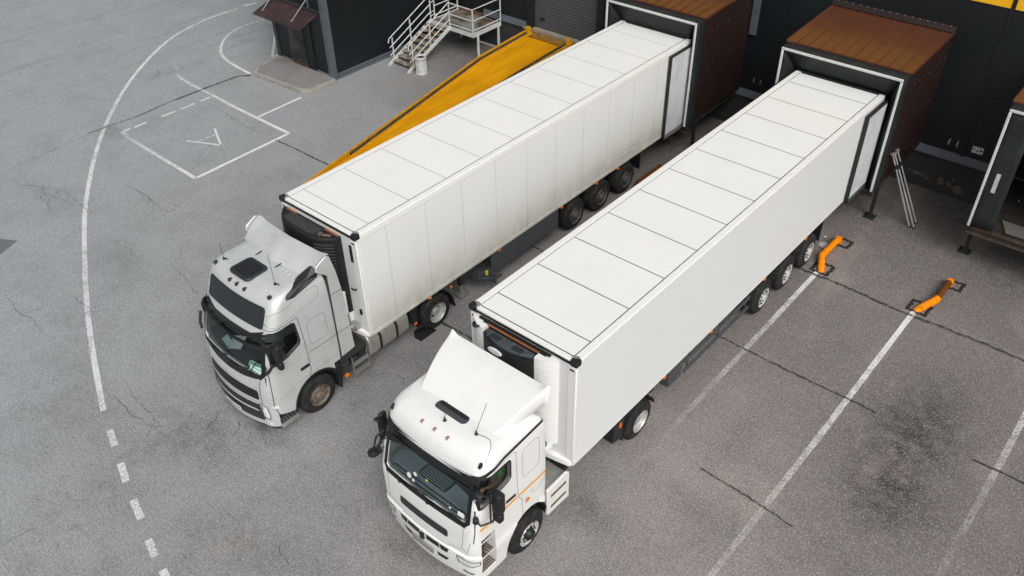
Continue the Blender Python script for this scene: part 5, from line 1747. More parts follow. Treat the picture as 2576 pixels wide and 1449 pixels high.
        # hollow arch liner
        a, b = sorted((s * .74, s * 1.22))
        mb = MB()
        pp = [(-1.31 + .63 * math.cos(R(i * 10)), .48 + .77 * math.sin(R(i * 10))) for i in range(19)]
        pi_ = [(-1.31 + .60 * math.cos(R(i * 10)), .48 + .74 * math.sin(R(i * 10))) for i in range(19)]
        mb.prism(pp + pi_[::-1], 'x', a, b)
        P('arch_liner', mb, 'blackplastic')
    for s in (-1, 1):
        wheel(t, s * 1.25, -1.31, s, 'steer', .5, .32)
        wheel(t, s * 1.245, 2.52, s, 'pale', .5, .28, True)
    # step-side fairing behind the wheel with grey deck
    for s in (-1, 1):
        a, b = sorted((s * 1.25, s * 1.19))
        mb = MB(); mb.prism([(-.72, .44), (-.03, .40), (-.03, 1.14), (-.10, 1.20), (-.72, 1.19)], 'x', a, b)
        P('side_fairing', mb, 'white', bevel=.012)
        for zz in (.58, .90):
            a2, b2 = sorted((s * 1.253, s * 1.243))
            mb = MB(); mb.box(a2, b2, -.62, -.13, zz, zz + .085)
            P('foot_slot', mb, simple('slot_tan', srgb(112, 98, 86), .8, var=.3), bevel=.01)
        a2, b2 = sorted((s * 1.19, s * .6))
        mb = MB(); mb.box(a2, b2, -.70, -.05, .5, 1.1)
        P('battery_box', mb, 'alu', bevel=.01)
    # chassis
    mb = MB(); mb.box(-.45, -.37, -2.4, 3.3, .72, .98); mb.box(.37, .45, -2.4, 3.3, .72, .98); mb.box(-.36, .36, 3.1, 3.2, .72, .98)
    mb.box(-.9, .9, -.70, 1.3, .6, .7); mb.tube([(-.9, 2.52, .5), (.9, 2.52, .5)], .12, 12); mb.tube([(-1, -1.31, .5), (1, -1.31, .5)], .07, 10)
    P('chassis_rails', mb, 'chassis')
    mb = MB(); mb.lathe([(0, .5), (.08, .52), (.12, .48)], (0, 2.0, 1.10), 'z', 30); mb.box(-.6, .6, 1.6, 2.4, .99, 1.09)
    P('fifth_wheel', mb, 'chassis')
    mb = MB(); mb.box(-.7, .7, -.2, .4, 1.0, 1.22)
    P('deck_plate', mb, 'chassis')
    for s in (-1, 1):
        a, b = sorted((s * .62, s * 1.24))
        for dy in (1, -1):
            mb = MB()
            pp = [(2.52 + .60 * math.cos(R(i)) * 1, .5 + .60 * math.sin(R(i))) for i in (range(12, 62, 8) if dy > 0 else range(118, 176, 8))]
            pi_ = [(2.52 + .58 * math.cos(R(i)) * 1, .5 + .58 * math.sin(R(i))) for i in (range(12, 62, 8) if dy > 0 else range(118, 176, 8))]
            mb.prism(pp + pi_[::-1], 'x', a, b)
            fe = P('rear_mudguard', mb, 'blackplastic')
        mb = MB(); mb.box(a, b, 1.86, 1.89, .42, .95); mb.hexa([(a, 1.5, .62), (b, 1.5, .62), (b, 1.88, .55), (a, 1.88, .55), (a, 1.5, 1.15), (b, 1.5, 1.15), (b, 1.88, 1.18), (a, 1.88, 1.18)])
        mf = P('mud_flap', mb, 'blackplastic')
        a2, b2 = sorted((s * 1.241, s * 1.256))
        mb = MB(); mb.box(a2, b2, 1.70, 1.77, .95, 1.08)
        P('side_marker', mb, 'orange_lamp')
    # roof spoiler: a swept shell, ears at the rear corners
    def spo(f):
        # f 0..1 front to rear: full-depth fairing standing on the roof
        y = -1.83 + f * 1.20
        z = 3.47 + .42 * math.sin(f * math.pi / 2) ** 1.1
        hw = .88 + .33 * f ** .8
        lo = 3.43 + .17 * f ** 2
        rr = .012 + .045 * f
        tip = max(0, (f - .84) / .16) ** 2
        half = []
        for i in range(9): half.append(((hw - rr - .10) * i / 8, 0.0))
        half += [(hw - rr - .06, .03 * tip), (hw - rr - .02, .06 * tip)]
        for i in range(5):
            a_ = math.pi / 2 * i / 4
            half.append((hw - rr + rr * math.sin(a_), .075 * tip - rr * (1 - math.cos(a_))))
        pts = [(x, y, z + dz) for x, dz in half]
        yl = y - .12 * tip
        pts += [(hw + .006, (y + yl) / 2, (z + lo) / 2), (hw, yl, lo + .03), (hw - .03, yl, lo)]
        return pts + [(-x, yy, zz) for x, yy, zz in pts[::-1][:-1]]
    mb = MB(); mb.loft([spo(i / 20) for i in range(21)])
    sp = P('roof_spoiler', mb, 'white', smooth=50, bevel=0)
    # roof slot (air horn recess)
    mb = MB()
    pp = rrect(-.40, .36, -1.98, -1.76, .09, 6)
    mb.prism(pp, 'z', 3.475, 3.497)
    sl_ = P('roof_vent', mb, 'skirt', bevel=.015)
    mb = MB(); mb.prism(rrect(-.35, .31, -1.86, -1.78, .035, 4), 'z', 3.498, 3.506)
    P('vent_mouth', mb, 'blackplastic', sl_)
    for x in (-.31, 0, .31):
        p0 = hit(bv, 'top', x, -2.33, 0)
        mb = MB(); mb.box(x - .028, x + .028, -2.36, -2.30, p0.z - .01, p0.z + .035)
        rl = P('roof_lamp', mb, 'rim_pale', bevel=.01)
        mb = MB(); mb.box(x - .02, x + .02, -2.366, -2.361, p0.z, p0.z + .028); mb.box(x - .018, x + .018, -2.35, -2.305, p0.z + .036, p0.z + .04)
        P('lens', mb, simple('red_lens', srgb(190, 70, 30), .3) if 'redl' not in M else M['redl'], rl)
    for (x, y, h, dx) in ((.02, -2.10, .5, .08), (.66, -1.98, .85, .22)):
        p0 = hit(bv, 'top', x, y, 0)
        mb = MB(); mb.lathe([(0, .035), (.015, .035), (.03, .02), (.09, .012)], (x, y, p0.z - .005), 'z', 12)
        an = P('antenna', mb, 'blackplastic')
        mb = MB(); mb.tube([(x, y, p0.z + .08), (x + dx, y + dx * .3, p0.z + h)], .005, 6)
        P('whip', mb, 'blackgloss', an)
    mb = MB()
    cb = []
    for (u, v) in ((.66, -1.98), (.80, -1.93), (.92, -1.92), (1.02, -2.0), (1.08, -2.12), (1.12, -2.25)):
        h_ = hit(bv, 'top', u, v, .006)
        if h_: cb.append(h_)
    if len(cb) > 2: P('antenna_cable', MB().tube(cb, .005, 5), 'blackgloss')
    for s, fc in ((1, 'right'), (-1, 'left')):
        h_ = hit(bv, fc, -2.33, 3.30, .01)
        mb = MB(); mb.hexa([(h_.x - .03, h_.y - .05, h_.z - .04), (h_.x + .03, h_.y - .05, h_.z - .04), (h_.x + .03, h_.y + .05, h_.z - .03), (h_.x - .03, h_.y + .05, h_.z - .03), (h_.x - .01, h_.y - .02, h_.z + .07), (h_.x + .01, h_.y - .02, h_.z + .07), (h_.x + .01, h_.y + .04, h_.z + .05), (h_.x - .01, h_.y + .04, h_.z + .05)])
        P('side_repeater', mb, 'blackplastic', bevel=.006)
        # mirrors
        xm = s * (1.47 if s > 0 else 1.43)
        hw_ = .10 if s > 0 else .045
        mb = MB(); mb.box(xm - hw_, xm + hw_, -2.44, -2.28, 2.42, 2.92)
        mi = P('mirror', mb, 'blackplastic', bevel=.04, seg=3)
        mb = MB(); mb.box(xm - hw_ + .005, xm + hw_ - .005, -2.44, -2.30, 2.20, 2.405)
        P('lower_mirror', mb, 'blackplastic', mi, bevel=.04, seg=3)
        mb = MB(); mb.box(xm - hw_ + .015, xm + hw_ - .015, -2.279, -2.275, 2.45, 2.89)
        P('mirror_glass', mb, 'chrome', mi)
        mb = MB(); mb.tube([(s * 1.20, -2.60, 3.02), (s * 1.30, -2.64, 3.04), (s * 1.42, -2.52, 2.9), (s * 1.43, -2.46, 2.7)], .02, 8)
        mb.tube([(s * 1.22, -2.68, 2.27), (s * 1.32, -2.66, 2.20), (s * 1.44, -2.48, 2.24), (s * 1.45, -2.44, 2.3)], .02, 8); mb.tube([(s * 1.40, -2.49, 2.92), (s * 1.40, -2.49, 2.2)], .016, 8)
        mb.lathe([(-.07, .03), (-.04, .06), (.05, .05), (.07, .02)], (s * 1.235, -2.69, 2.30), 'z', 12)
        P('mirror_arm', mb, 'blackplastic', mi)
    # front-corner mirror on the passenger side
    mb = MB(); mb.tube([(-1.05, -2.62, 2.95), (-1.10, -2.80, 2.86), (-1.10, -2.90, 2.62)], .02, 8)
    mb.tube([(-1.0, -2.62, 2.85), (-1.08, -2.88, 2.64)], .014, 6)
    fm = P('front_mirror_arm', mb, 'blackplastic')
    mb = MB(); mb.lathe([(-.03, .06), (0, .11), (.05, .10), (.08, .04)], (-1.10, -2.92, 2.52), 'z', 16)
    P('front_mirror', mb, 'blackplastic', fm, smooth=50)
    # wipers
    for (a, b) in (((-.62, 1.99), (.05, 2.10)), ((.12, 1.99), (.72, 2.08))):
        p1, p2 = hit(bv, 'front', a[0], a[1], .03), hit(bv, 'front', b[0], b[1], .03)
        mb = MB(); mb.tube([p1, p1.lerp(p2, .5) + Vector((0, -.02, .0)), p2], .013, 6); mb.lathe([(0, .03), (.03, .03)], (p1.x, p1.y - .01, p1.z - .02), 'y', 10)
        p3 = hit(bv, 'front', b[0] - .42, b[1] - .02, .02); p4 = hit(bv, 'front', min(.95, b[0] + .2), b[1] + .03, .02)
        mb.tube([p3, p4], .010, 6)
        P('wiper', mb, 'blackplastic')
    # lower windscreen ledge
    P('wiper_cowl', ribbon(bv, 'front', [(-1.02, 1.985), (1.02, 1.985)], .06, .012), 'blackplastic')
    P('mirror_base', MB().lathe([(0, .04), (.05, .05), (.09, .02)], (1.20, -2.52, 1.66), 'z', 12), 'blackplastic')
    # interior
    mb = MB()
    mb.prism([(-2.66, 1.56), (-2.62, 2.03), (-2.50, 2.06), (-2.30, 2.10), (-2.12, 2.07), (-2.05, 1.90), (-2.10, 1.56)], 'x', -1.14, 1.14)
    P('dashboard', mb, 'dash', bevel=.03)
    mb = MB(); mb.prism(rrect(-.42, .30, -2.50, -2.16, .06), 'z', 2.09, 2.125)
    dt = P('dash_tray', mb, 'dashdark')
    mb = MB()
    for i in range(7): mb.box(-.38, .26, -2.48 + i * .045, -2.465 + i * .045, 2.126, 2.14)
    P('tray_rib', mb, 'dash', dt)
    for s in (-1, 1):
        mb = MB(); mb.lathe([(0, .44), (.02, .44), (.03, .42)], (s * .66, -2.42, 2.078), 'z', 32)
        mb.bm.transform(Matrix.Scale(.5, 4, (0, 1, 0)))
        for v in mb.bm.verts: v.co.y -= 1.15
        P('dash_pad', mb, 'dash')
    mb = MB()
    for i in range(28):
        x = -.95 + i * .068
        mb.box(x, x + .05, -2.60, -2.575, 2.052, 2.062)
    P('demister_vent', mb, 'blackplastic')
    for x in (.62, -.62):
        mb = MB(); mb.box(x - .25, x + .25, -1.75, -1.25, 1.80, 1.98); mb.box(x - .24, x + .24, -1.28, -1.10, 1.90, 2.62); mb.box(x - .14, x + .14, -1.26, -1.14, 2.64, 2.85); mb.box(x - .2, x + .2, -1.7, -1.3, 1.56, 1.80)
        P('seat', mb, 'seat', bevel=.05, seg=3)
    mb = MB(); mb.box(-1.12, 1.12, -.98, -.86, 1.6, 3.0)
    P('cab_lining', mb, 'bunk')
    mb = MB(); mb.lathe([(-.015, .20), (0, .22), (.015, .20), (0, .185), (-.015, .20)], (0, 0, 0), 'z', 28)
    mb.box(-.19, .19, -.02, .02, -.01, .01)
    mb.bm.transform(Matrix.Translation((.62, -2.02, 2.17)) @ Matrix.Rotation(R(-28), 4, 'X'))
    P('steering_wheel', mb, 'blackplastic', smooth=50)
    mb = MB(); mb.tube([(.62, -2.04, 2.15), (.62, -2.2, 1.9)], .03, 8)
    P('steering_column', mb, 'blackplastic')
    # stickers on the screen
    for (u, v, r_) in ((-.42, 2.24, .06), (-.27, 2.36, .045), (-.30, 2.20, .035), (.62, 2.17, .025)):
        P('sticker', patch(bv, 'front', [(u + r_ * math.cos(a), v + r_ * math.sin(a)) for a in [i * math.pi / 6 for i in range(12)]], -.014, 0, .2), 'paper')
    P('sticker', patch(bv, 'front', rrect(.80, .95, 2.12, 2.22, .01), -.014, 0, .2), 'paper')
    P('sticker', patch(bv, 'front', rrect(.0, .05, 2.38, 2.43, .01), -.014, 0, .2), 'yellow_tag')
    return t
M['stepm'] = simple('step_mesh', srgb(120, 104, 92), .6, metal=.3, var=.2)
M['redl'] = simple('red_lens', srgb(170, 74, 24), .3)
tractor_white()
person_driver((1.3 + .72, -1.66, 2.0))

# ---------------------------------------------------------------- silver tractor (farther)
def tractor_silver():
    X0 = -4.78
    t = thing('truck_tractor', 'silver grey truck cab with black sun visor, dark brow panel and curved roof deflector', 'truck', (X0, 0, 0), 0, 'truck tractors coupled to the trailers')
    P = lambda name, mb, mat, parent=t, **k: mb.build(name, mat, parent, **k)
    RG = [(.26, -2.86, 1.17, -.78, .36, .13), (.32, -2.94, 1.24, -.78, .40, .14), (.6, -2.95, 1.25, -.78, .40, .14), (1.0, -2.92, 1.25, -.77, .38, .12), (1.5, -2.86, 1.25, -.76, .32, .10), (1.78, -2.79, 1.25, -.76, .28, .09),
          (2.2, -2.68, 1.25, -.76, .25, .08), (2.62, -2.54, 1.245, -.76, .24, .08), (2.85, -2.45, 1.235, -.76, .24, .08), (3.1, -2.35, 1.22, -.76, .24, .08), (3.36, -2.25, 1.19, -.76, .25, .08), (3.48, -2.17, 1.16, -.78, .26, .08), (3.56, -2.06, 1.11, -.82, .26, .08), (3.60, -1.9, 1.04, -.9, .26, .08)]
    crown = [(.92, .015), (.7, .025), (.35, .03)]
    bv = bvh_of(cab_mb(RG, crown=crown))
    body = tmp_obj(cab_mb(RG, crown=crown), 'cab_body')
    cut = [tmp_obj(cab_mb(RG, .07, 1.45, 2.8))]
    ws = [(-.98, 1.83), (.98, 1.83), (1.06, 1.92), (1.03, 2.58), (.98, 2.64), (-.98, 2.64), (-1.03, 2.58), (-1.06, 1.92)]
    cut.append(tmp_obj(MB().prism(ws, 'y', -3.3, -2.2)))
    sw = [(-2.50, 2.06), (-2.1, 2.10), (-1.76, 2.24), (-1.72, 2.32), (-1.76, 2.82), (-1.83, 2.86), (-2.36, 2.84), (-2.46, 2.7)]
    cut.append(tmp_obj(MB().prism(sw, 'x', -1.6, -1.0))); cut.append(tmp_obj(MB().prism(sw, 'x', 1.0, 1.6)))
    hy = -1.52
    for s in (-1, 1):
        a, b = sorted((s * .72, s * 1.6))
        archp = [(hy + .64 * math.cos(R(i * 12)), .48 + .70 * math.sin(R(i * 12))) for i in range(16)] + [(hy - .64, -.2), (hy + .64, -.2)]
        cut.append(tmp_obj(MB().prism(archp, 'x', a, b)))
        a, b = sorted((s * .95, s * 1.6))
        cut.append(tmp_obj(MB().prism([(-2.60, .1), (-2.10, .1), (-2.10, .56), (-2.2, .56), (-2.60, .70)], 'x', a, b)))
    cut.append(tmp_obj(MB().box(-1.6, 1.6, -.98, .3, .0, 1.12)))
    boolean(body, cut)
    body.name = 'cab_body'
    body.data.materials.clear(); body.data.materials.append(M['silver'])
    body.data.polygons.foreach_set('use_smooth', [True] * len(body.data.polygons))
    body.data.set_sharp_from_angle(angle=R(28))
    body.parent = t
    P('windscreen', patch(bv, 'front', ws, -.02), 'glass', smooth=60)
    P('side_window', patch(bv, 'right', sw, -.015), 'glass', smooth=60)
    P('side_window', patch(bv, 'left', sw, -.015), 'glass', smooth=60)
    P('windscreen_frame', ribbon(bv, 'front', [(-1.0, 1.77), (1.0, 1.77), (1.09, 1.88), (1.06, 2.62), (1.0, 2.67), (-1.0, 2.67), (-1.06, 2.62), (-1.09, 1.88)], .10, .008, True), 'blackgloss')
    P('wiper_cowl', patch(bv, 'front', [(-1.06, 1.80), (-.9, 1.70), (-.5, 1.63), (0, 1.61), (.5, 1.63), (.9, 1.70), (1.06, 1.80), (1.0, 1.84), (-1.0, 1.84)], .010), 'blackplastic')
    P('brow_panel', patch(bv, 'front', rrect(-.98, .98, 2.88, 3.36, .08), .008), 'charcoal', smooth=60)
    # visor: curved hood
    mb = MB(); rows = []
    n = 30
    for i in range(n + 1):
        u = -1.12 + 2.24 * i / n
        e = abs(u) / 1.12
        bow = 1 - e * e
        pt = hit(bv, 'front', u, 2.60 - .15 * bow, .012)
        pm_ = hit(bv, 'front', u, 2.58, 0)
        if pt is None: pt = Vector((u, -2.3, 2.645))
        ex = -.06
        A_ = pt
        B_ = Vector((u * 1.02, (pm_.y if pm_ else -2.4) + ex + .02 * e - .03 * bow, 2.49 - .11 * bow))
        C_ = Vector((u * 1.02, B_.y + .015, 2.46 - .115 * bow))
        mid = A_.lerp(B_, .5) + Vector((0, -.02, .012))
        rows.append([A_, A_ + Vector((0, -.05, .0)), mid, B_, C_, A_.lerp(C_, .5) + Vector((0, .03, -.03))])
    mb.loft([[tuple(p_) for p_ in r_] for r_ in rows])
    vz = P('sun_visor', mb, 'blackplastic', smooth=40)
    mb = MB()
    for s in (-1, 1):
        mb.prism([(s * 1.10, -2.56), (s * 1.24, -2.42), (s * 1.285, -2.1), (s * 1.255, -2.1), (s * 1.2, -2.38), (s * 1.08, -2.5)], 'z', 2.42, 2.66)
    P('visor_end', mb, 'blackplastic', vz, bevel=.02, split=('x', [0]))
    # grilles
    P('upper_grille', patch(bv, 'front', rrect(-.88, .88, 1.09, 1.36, .04), .006), 'blackplastic')
    mb = None
    for zz in (1.15, 1.22, 1.29):
        P('grille_bar', ribbon(bv, 'front', [(-.84, zz), (.84, zz)], .014, .016), 'charcoal')
    P('lower_grille', patch(bv, 'front', [(-.93, .95), (.93, .95), (.97, .58), (.86, .46), (-.86, .46), (-.97, .58)], .006), 'charcoal')
    P('bumper_blade', patch(bv, 'front', [(-.80, .80), (.74, .80), (.84, .76), (.78, .745), (-.70, .745)], .02, .0), 'silver')
    P('number_plate', patch(bv, 'front', [(-.29, .50), (.26, .50), (.26, .62), (-.29, .62)], .04, 0, .3), 'rail')
    for i in range(7):
        u = -.22 + i * .065
        P('plate_character', patch(bv, 'front', [(u, .53), (u + .03, .53), (u + .03, .59), (u, .59)], .044, 0, .3), 'gapline')
    for s in (-1, 1):
        P('panel_gap', ribbon(bv, 'front', [(s * .98, 1.72), (s * .94, 1.2), (s * .97, 1.02)], .016), 'gapline')
    P('panel_gap', ribbon(bv, 'front', [(-.97, 1.02), (.97, 1.02)], .012), 'softgap')
    for fc in ('right', 'left'):
        P('window_seal', ribbon(bv, fc, sw, .035, .004, True), 'blackplastic')
        P('door_gap', ribbon(bv, fc, [(-2.58, 2.1), (-2.62, 1.5), (-2.64, .95), (-2.58, .68)], .016), 'gapline')
        P('door_gap', ribbon(bv, fc, [(-2.46, 2.9), (-1.66, 2.93), (-1.62, 2.3), (-1.60, 1.4), (-1.66, 1.20)], .014), 'gapline')
        P('panel_crease', ribbon(bv, fc, rrect(-1.48, -.98, 2.02, 2.66, .09), .012, .002, True), 'softgap')
        P('panel_crease', ribbon(bv, fc, [(-2.3, 2.98), (-2.3, 3.15), (-2.12, 3.26), (-1.1, 3.40), (-1.0, 3.36), (-1.0, 3.2), (-1.08, 3.1), (-2.2, 2.95), (-2.3, 2.98)], .010, .002), 'softgap')
        P('panel_gap', ribbon(bv, fc, [(-1.58, 1.86), (-.80, 1.86)], .012), 'gapline')
        P('panel_crease', ribbon(bv, fc, [(-2.5, 1.10), (-1.95, 1.26), (-.82, 1.30)], .010, .002), 'softgap')
        P('door_handle', patch(bv, fc, rrect(-1.86, -1.62, 1.50, 1.59, .02), .006, .0), 'blackplastic')
        P('arch_trim', ribbon(bv, fc, [(hy + .66 * math.cos(R(i)), .48 + .72 * math.sin(R(i))) for i in range(2, 179, 8)], .06, .012), 'blackplastic')
    for fc, s in (('corner', 1), ('cornerL', -1)):
        uc = 1.10 * .75 - 2.76 * .66
        hp = [(uc - .22, .98), (uc - .04, .96), (uc + .0, .74), (uc - .02, .56), (uc - .18, .62)]
        P('headlamp', patch(bv, fc, hp, .006, 0, .04), 'lens', smooth=50)
        P('headlamp_bezel', ribbon(bv, fc, hp, .02, .010, True, .03), 'gapline')
        P('corner_lamp', patch(bv, fc, [(uc + .06, .97), (uc + .22, .98), (uc + .21, .86), (uc + .08, .93)], .006, 0, .04), 'lens')
        P('fog_lamp', patch(bv, fc, [(uc - .14, .50), (uc + .02, .44), (uc + .04, .36), (uc - .06, .36)], .006, 0, .04), 'lens')
    mb = MB(); q = ring(.18, -2.86, 1.18, -2.3, .36, .13); mb.loft([q, [(x * 1.03, y, .258) for x, y, z in q]])
    P('bumper_lip', mb, 'blackplastic', bevel=.02)
    for s in (-1, 1):
        a, b = sorted((s * .96, s * 1.24))
        mb = MB(); mb.box(a, b, -2.60, -2.12, .26, .33); mb.box(*sorted((s * 1.18, s * 1.245)), -2.60, -2.12, .331, .38)
        sp_ = P('step', mb, 'alu', bevel=.012)
        mb = MB()
        for i in range(5):
            for j in range(3):
                mb.box(*sorted((s * (.99 + j * .06), s * (1.03 + j * .06))), -2.54 + i * .08, -2.49 + i * .08, .3305, .333)
        P('step_hole', mb, 'blackgloss', sp_)
        a, b = sorted((s * .951, s * .965))
        P('step_back', MB().box(a, b, -2.6, -2.1, .1, .6), 'blackplastic')
        mb = MB()
        a, b = sorted((s * .74, s * 1.22))
        pp = [(hy + .63 * math.cos(R(i * 10)), .48 + .69 * math.sin(R(i * 10))) for i in range(19)]
        pi_ = [(hy + .60 * math.cos(R(i * 10)), .48 + .66 * math.sin(R(i * 10))) for i in range(19)]
        mb.prism(pp + pi_[::-1], 'x', a, b)
        P('arch_liner', mb, 'blackplastic')
        mb = MB(); mb.prism([(hy + .58, .30), (hy + .66, .24), (hy + .72, .9), (hy + .64, 1.05), (hy + .56, .95)], 'x', *sorted((s * .85, s * 1.24)))
        P('mud_flap', mb, 'blackplastic', bevel=.01)
        wheel(t, s * 1.235, hy, s, 'brown', .5, .31)
        wheel(t, s * 1.24, 2.32, s, 'pale', .5, .28, True)
        # side extender panel behind the cab
        a, b = sorted((s * 1.245, s * 1.205))
        mb = MB(); mb.prism([(-.74, 1.13), (-.34, 1.18), (-.37, 1.9), (-.42, 2.9), (-.50, 3.5), (-.60, 3.93), (-.70, 3.98), (-.98, 3.84), (-1.0, 3.72), (-.74, 3.5)], 'x', a, b)
        ex = P('side_extender', mb, 'silver', bevel=.015)
        a2, b2 = sorted((s * 1.247, s * 1.20))
        mb = MB(); mb.box(a2, b2, -.758, -.742, 1.15, 3.5); mb.box(a2, b2, -.735, -.43, 2.955, 2.97); mb.box(*sorted((s * 1.248, s * 1.2)), -.735, -.36, 1.86, 1.87)
        P('panel_gap', mb, 'gapline', ex)
        # black roof side foil
        zt0 = hit(bv, 'top', s * .98, -1.7, 0).z
        mb = MB()
        if s < 0: continue
        A_ = [(s * 1.205, -1.78, 3.44), (s * 1.21, -1.60, 3.42), (s * 1.235, -.98, 3.60), (s * 1.24, -.95, 3.74), (s * 1.12, -.98, 3.84), (s * 1.0, -1.25, 3.66), (s * 1.04, -1.55, 3.575), (s * 1.13, -1.78, 3.51)]
        B_ = [(x - s * .10, y, z - .05) for x, y, z in A_]
        va = [mb.bm.verts.new(p_) for p_ in A_]; vb = [mb.bm.verts.new(p_) for p_ in B_]
        cA = mb.bm.verts.new((s * 1.17, -1.22, 3.64))
        for i in range(8): mb.bm.faces.new((va[i], va[(i + 1) % 8], cA))
        mb.bm.faces.new(vb[::-1])
        for i in range(8): mb.bm.faces.new((va[i], vb[i], vb[(i + 1) % 8], va[(i + 1) % 8]))
        fo = P('roof_side_foil', mb, 'blackplastic')
        mb = MB()
        for i in range(14):
            f_ = i / 13
            y_ = -1.62 + f_ * .60
            mb.tube([(s * (1.205 + .03 * f_), y_, 3.45 + .15 * f_), (s * (1.12 + .02 * f_), y_ + .03, 3.555 + .17 * f_)], .009, 5)
        P('foil_rib', mb, 'skirt', fo)
    # deflector: concave swept plate with raised tips
    mb = MB(); rows = []
    n = 26
    for i in range(n + 1):
        u = -1 + 2 * i / n
        e = abs(u)
        x = u * 1.16
        yf_ = -1.28 + .0 * e
        base = (x * .98, yf_ + .16 * e, 3.63 - .05 * e)
        r_ = []
        for j in range(8):
            f_ = j / 7
            y_ = base[1] + (.60 - .06 * e) * f_
            z_ = base[2] + .02 + (.30 + .06 * max(0, (e - .8) / .2)) * math.sin(f_ * math.pi / 2) ** .9
            r_.append((x * (.98 + .03 * f_), y_, z_))
        for j in range(7, -1, -1):
            f_ = j / 7
            y_ = base[1] + (.60 - .06 * e) * f_ + .03
            z_ = base[2] - .01 + (.30 + .06 * max(0, (e - .8) / .2)) * math.sin(f_ * math.pi / 2) ** .9
            r_.append((x * (.98 + .03 * f_), y_, z_))
        rows.append(r_)
    mb.loft(rows)
    P('roof_deflector', mb, 'silver', smooth=45)
    mb = MB()
    for x in (-.4, .3):
        mb.tube([(x, -1.36, 3.63), (x + .02, -1.15, 3.66)], .015, 6)
    P('deflector_stay', mb, 'blackplastic')
    for s in (-1,):
        a, b = sorted((s * 1.17, s * 1.14))
        mb = MB(); mb.prism([(-1.12, 3.60), (-.62, 3.45), (-.55, 3.60), (-.55, 3.93), (-.8, 3.85)], 'x', a, b)
        P('deflector_side', mb, 'silver', bevel=.01)
    # roof ribs
    mb = MB()
    for x in (-.85, -.72, -.59, -.46, .46, .59, .72, .85):
        p1, p2 = hit(bv, 'top', x, -1.95, .0), hit(bv, 'top', x, -1.25, .0)
        mb.tube([p1, p1.lerp(p2, .5), p2], .012, 8)
    join(body, P('roof_rib', mb, 'silver', None, smooth=60))
    mb = MB(); mb.prism(rrect(-.42, .26, -2.06, -1.46, .12, 5), 'z', 3.60, 3.665)
    ht = P('roof_hatch', mb, 'charcoal', bevel=.02)
    mb = MB(); mb.prism(rrect(-.33, .17, -1.97, -1.55, .06, 4), 'z', 3.666, 3.68)
    P('hatch_glass', mb, 'blackplastic', ht)
    for x in (-.25, .0, .27):
        p0 = hit(bv, 'top', x, -2.14, 0) or Vector((x, -2.14, 3.5))
        mb = MB(); mb.hexa([(x - .035, -2.20, p0.z - .02), (x + .035, -2.20, p0.z - .02), (x + .03, -2.08, p0.z - .005), (x - .03, -2.08, p0.z - .005), (x - .025, -2.18, p0.z + .05), (x + .025, -2.18, p0.z + .05), (x + .02, -2.09, p0.z + .03), (x - .02, -2.09, p0.z + .03)])
        P('roof_lamp', mb, 'charcoal', bevel=.008)
    for x in (-.96, .96):
        p0 = hit(bv, 'top', x, -2.0, 0) or Vector((x, -2.0, 3.5))
        mb = MB(); mb.box(x - .04, x + .04, -2.06, -1.97, p0.z - .02, p0.z + .05)
        P('corner_marker', mb, 'charcoal', bevel=.015)
    for (x, y, h, dx) in ((.78, -1.72, .75, -.05), (-.86, -1.86, .4, -.06)):
        p0 = hit(bv, 'top', x, y, 0)
        mb = MB(); mb.lathe([(0, .03), (.015, .03), (.05, .012)], (x, y, p0.z - .005), 'z', 12); mb.tube([(x - .03, y, p0.z + .03), (x + .12, y + .02, p0.z + .05)], .014, 6)
        an = P('antenna', mb, 'blackplastic')
        mb = MB(); mb.tube([(x, y, p0.z + .04), (x + dx, y + .02, p0.z + h)], .005, 6)
        P('whip', mb, 'blackgloss', an)
    for s in (-1, 1):
        if s < 0: dz_ = -.30
        xm = s * (1.40 if s > 0 else 1.30)
        mb = MB(); mb.box(xm - (.11 if s > 0 else .03), xm + (.11 if s > 0 else .03), -2.46, -2.32, 2.30, 2.72 if s > 0 else 2.50)
        mi = P('mirror', mb, 'blackplastic', bevel=.045, seg=3)
        mb = MB(); mb.box(xm - (.10 if s > 0 else .03), xm + (.09 if s > 0 else .03), -2.45, -2.33, 2.06, 2.27)
        P('lower_mirror', mb, 'blackplastic', mi, bevel=.045, seg=3)
        mb = MB(); mb.box(xm - (.09 if s > 0 else .025), xm + (.09 if s > 0 else .025), -2.319, -2.315, 2.34, 2.68 if s > 0 else 2.47)
        P('mirror_glass', mb, 'chrome', mi)
        mb = MB(); mb.tube([(s * 1.17, -2.50, 2.72), (s * 1.26, -2.56, 2.76), (s * 1.40, -2.50, 2.74)] if s > 0 else [(-1.22, -2.4, 2.50), (-1.28, -2.42, 2.50), (-1.30, -2.40, 2.46)], .032, 8); mb.tube([(s * 1.18, -2.66, 1.95), (s * 1.28, -2.62, 2.05), (s * 1.36, -2.50, 2.26)], .032, 8)
        P('mirror_arm', mb, 'blackplastic', mi, split=('z', [2.5]))
    for (a, b) in (((-.66, 1.76), (-.02, 1.90)), ((.06, 1.76), (.66, 1.88)), ((.7, 1.75), (.95, 2.2))):
        p1, p2 = hit(bv, 'front', a[0], a[1], .04), hit(bv, 'front', b[0], b[1], .03)
        mb = MB(); mb.tube([p1, p1.lerp(p2, .5) + Vector((0, -.02, 0)), p2], .012, 6); mb.lathe([(0, .03), (.03, .03)], (p1.x, p1.y - .01, p1.z), 'y', 10)
        P('wiper', mb, 'blackplastic')
    # interior
    mb = MB(); mb.prism([(-2.70, 1.46), (-2.66, 1.82), (-2.5, 1.86), (-2.2, 1.88), (-2.05, 1.80), (-2.08, 1.46)], 'x', -1.14, 1.14)
    P('dashboard', mb, 'dashdark', bevel=.03)
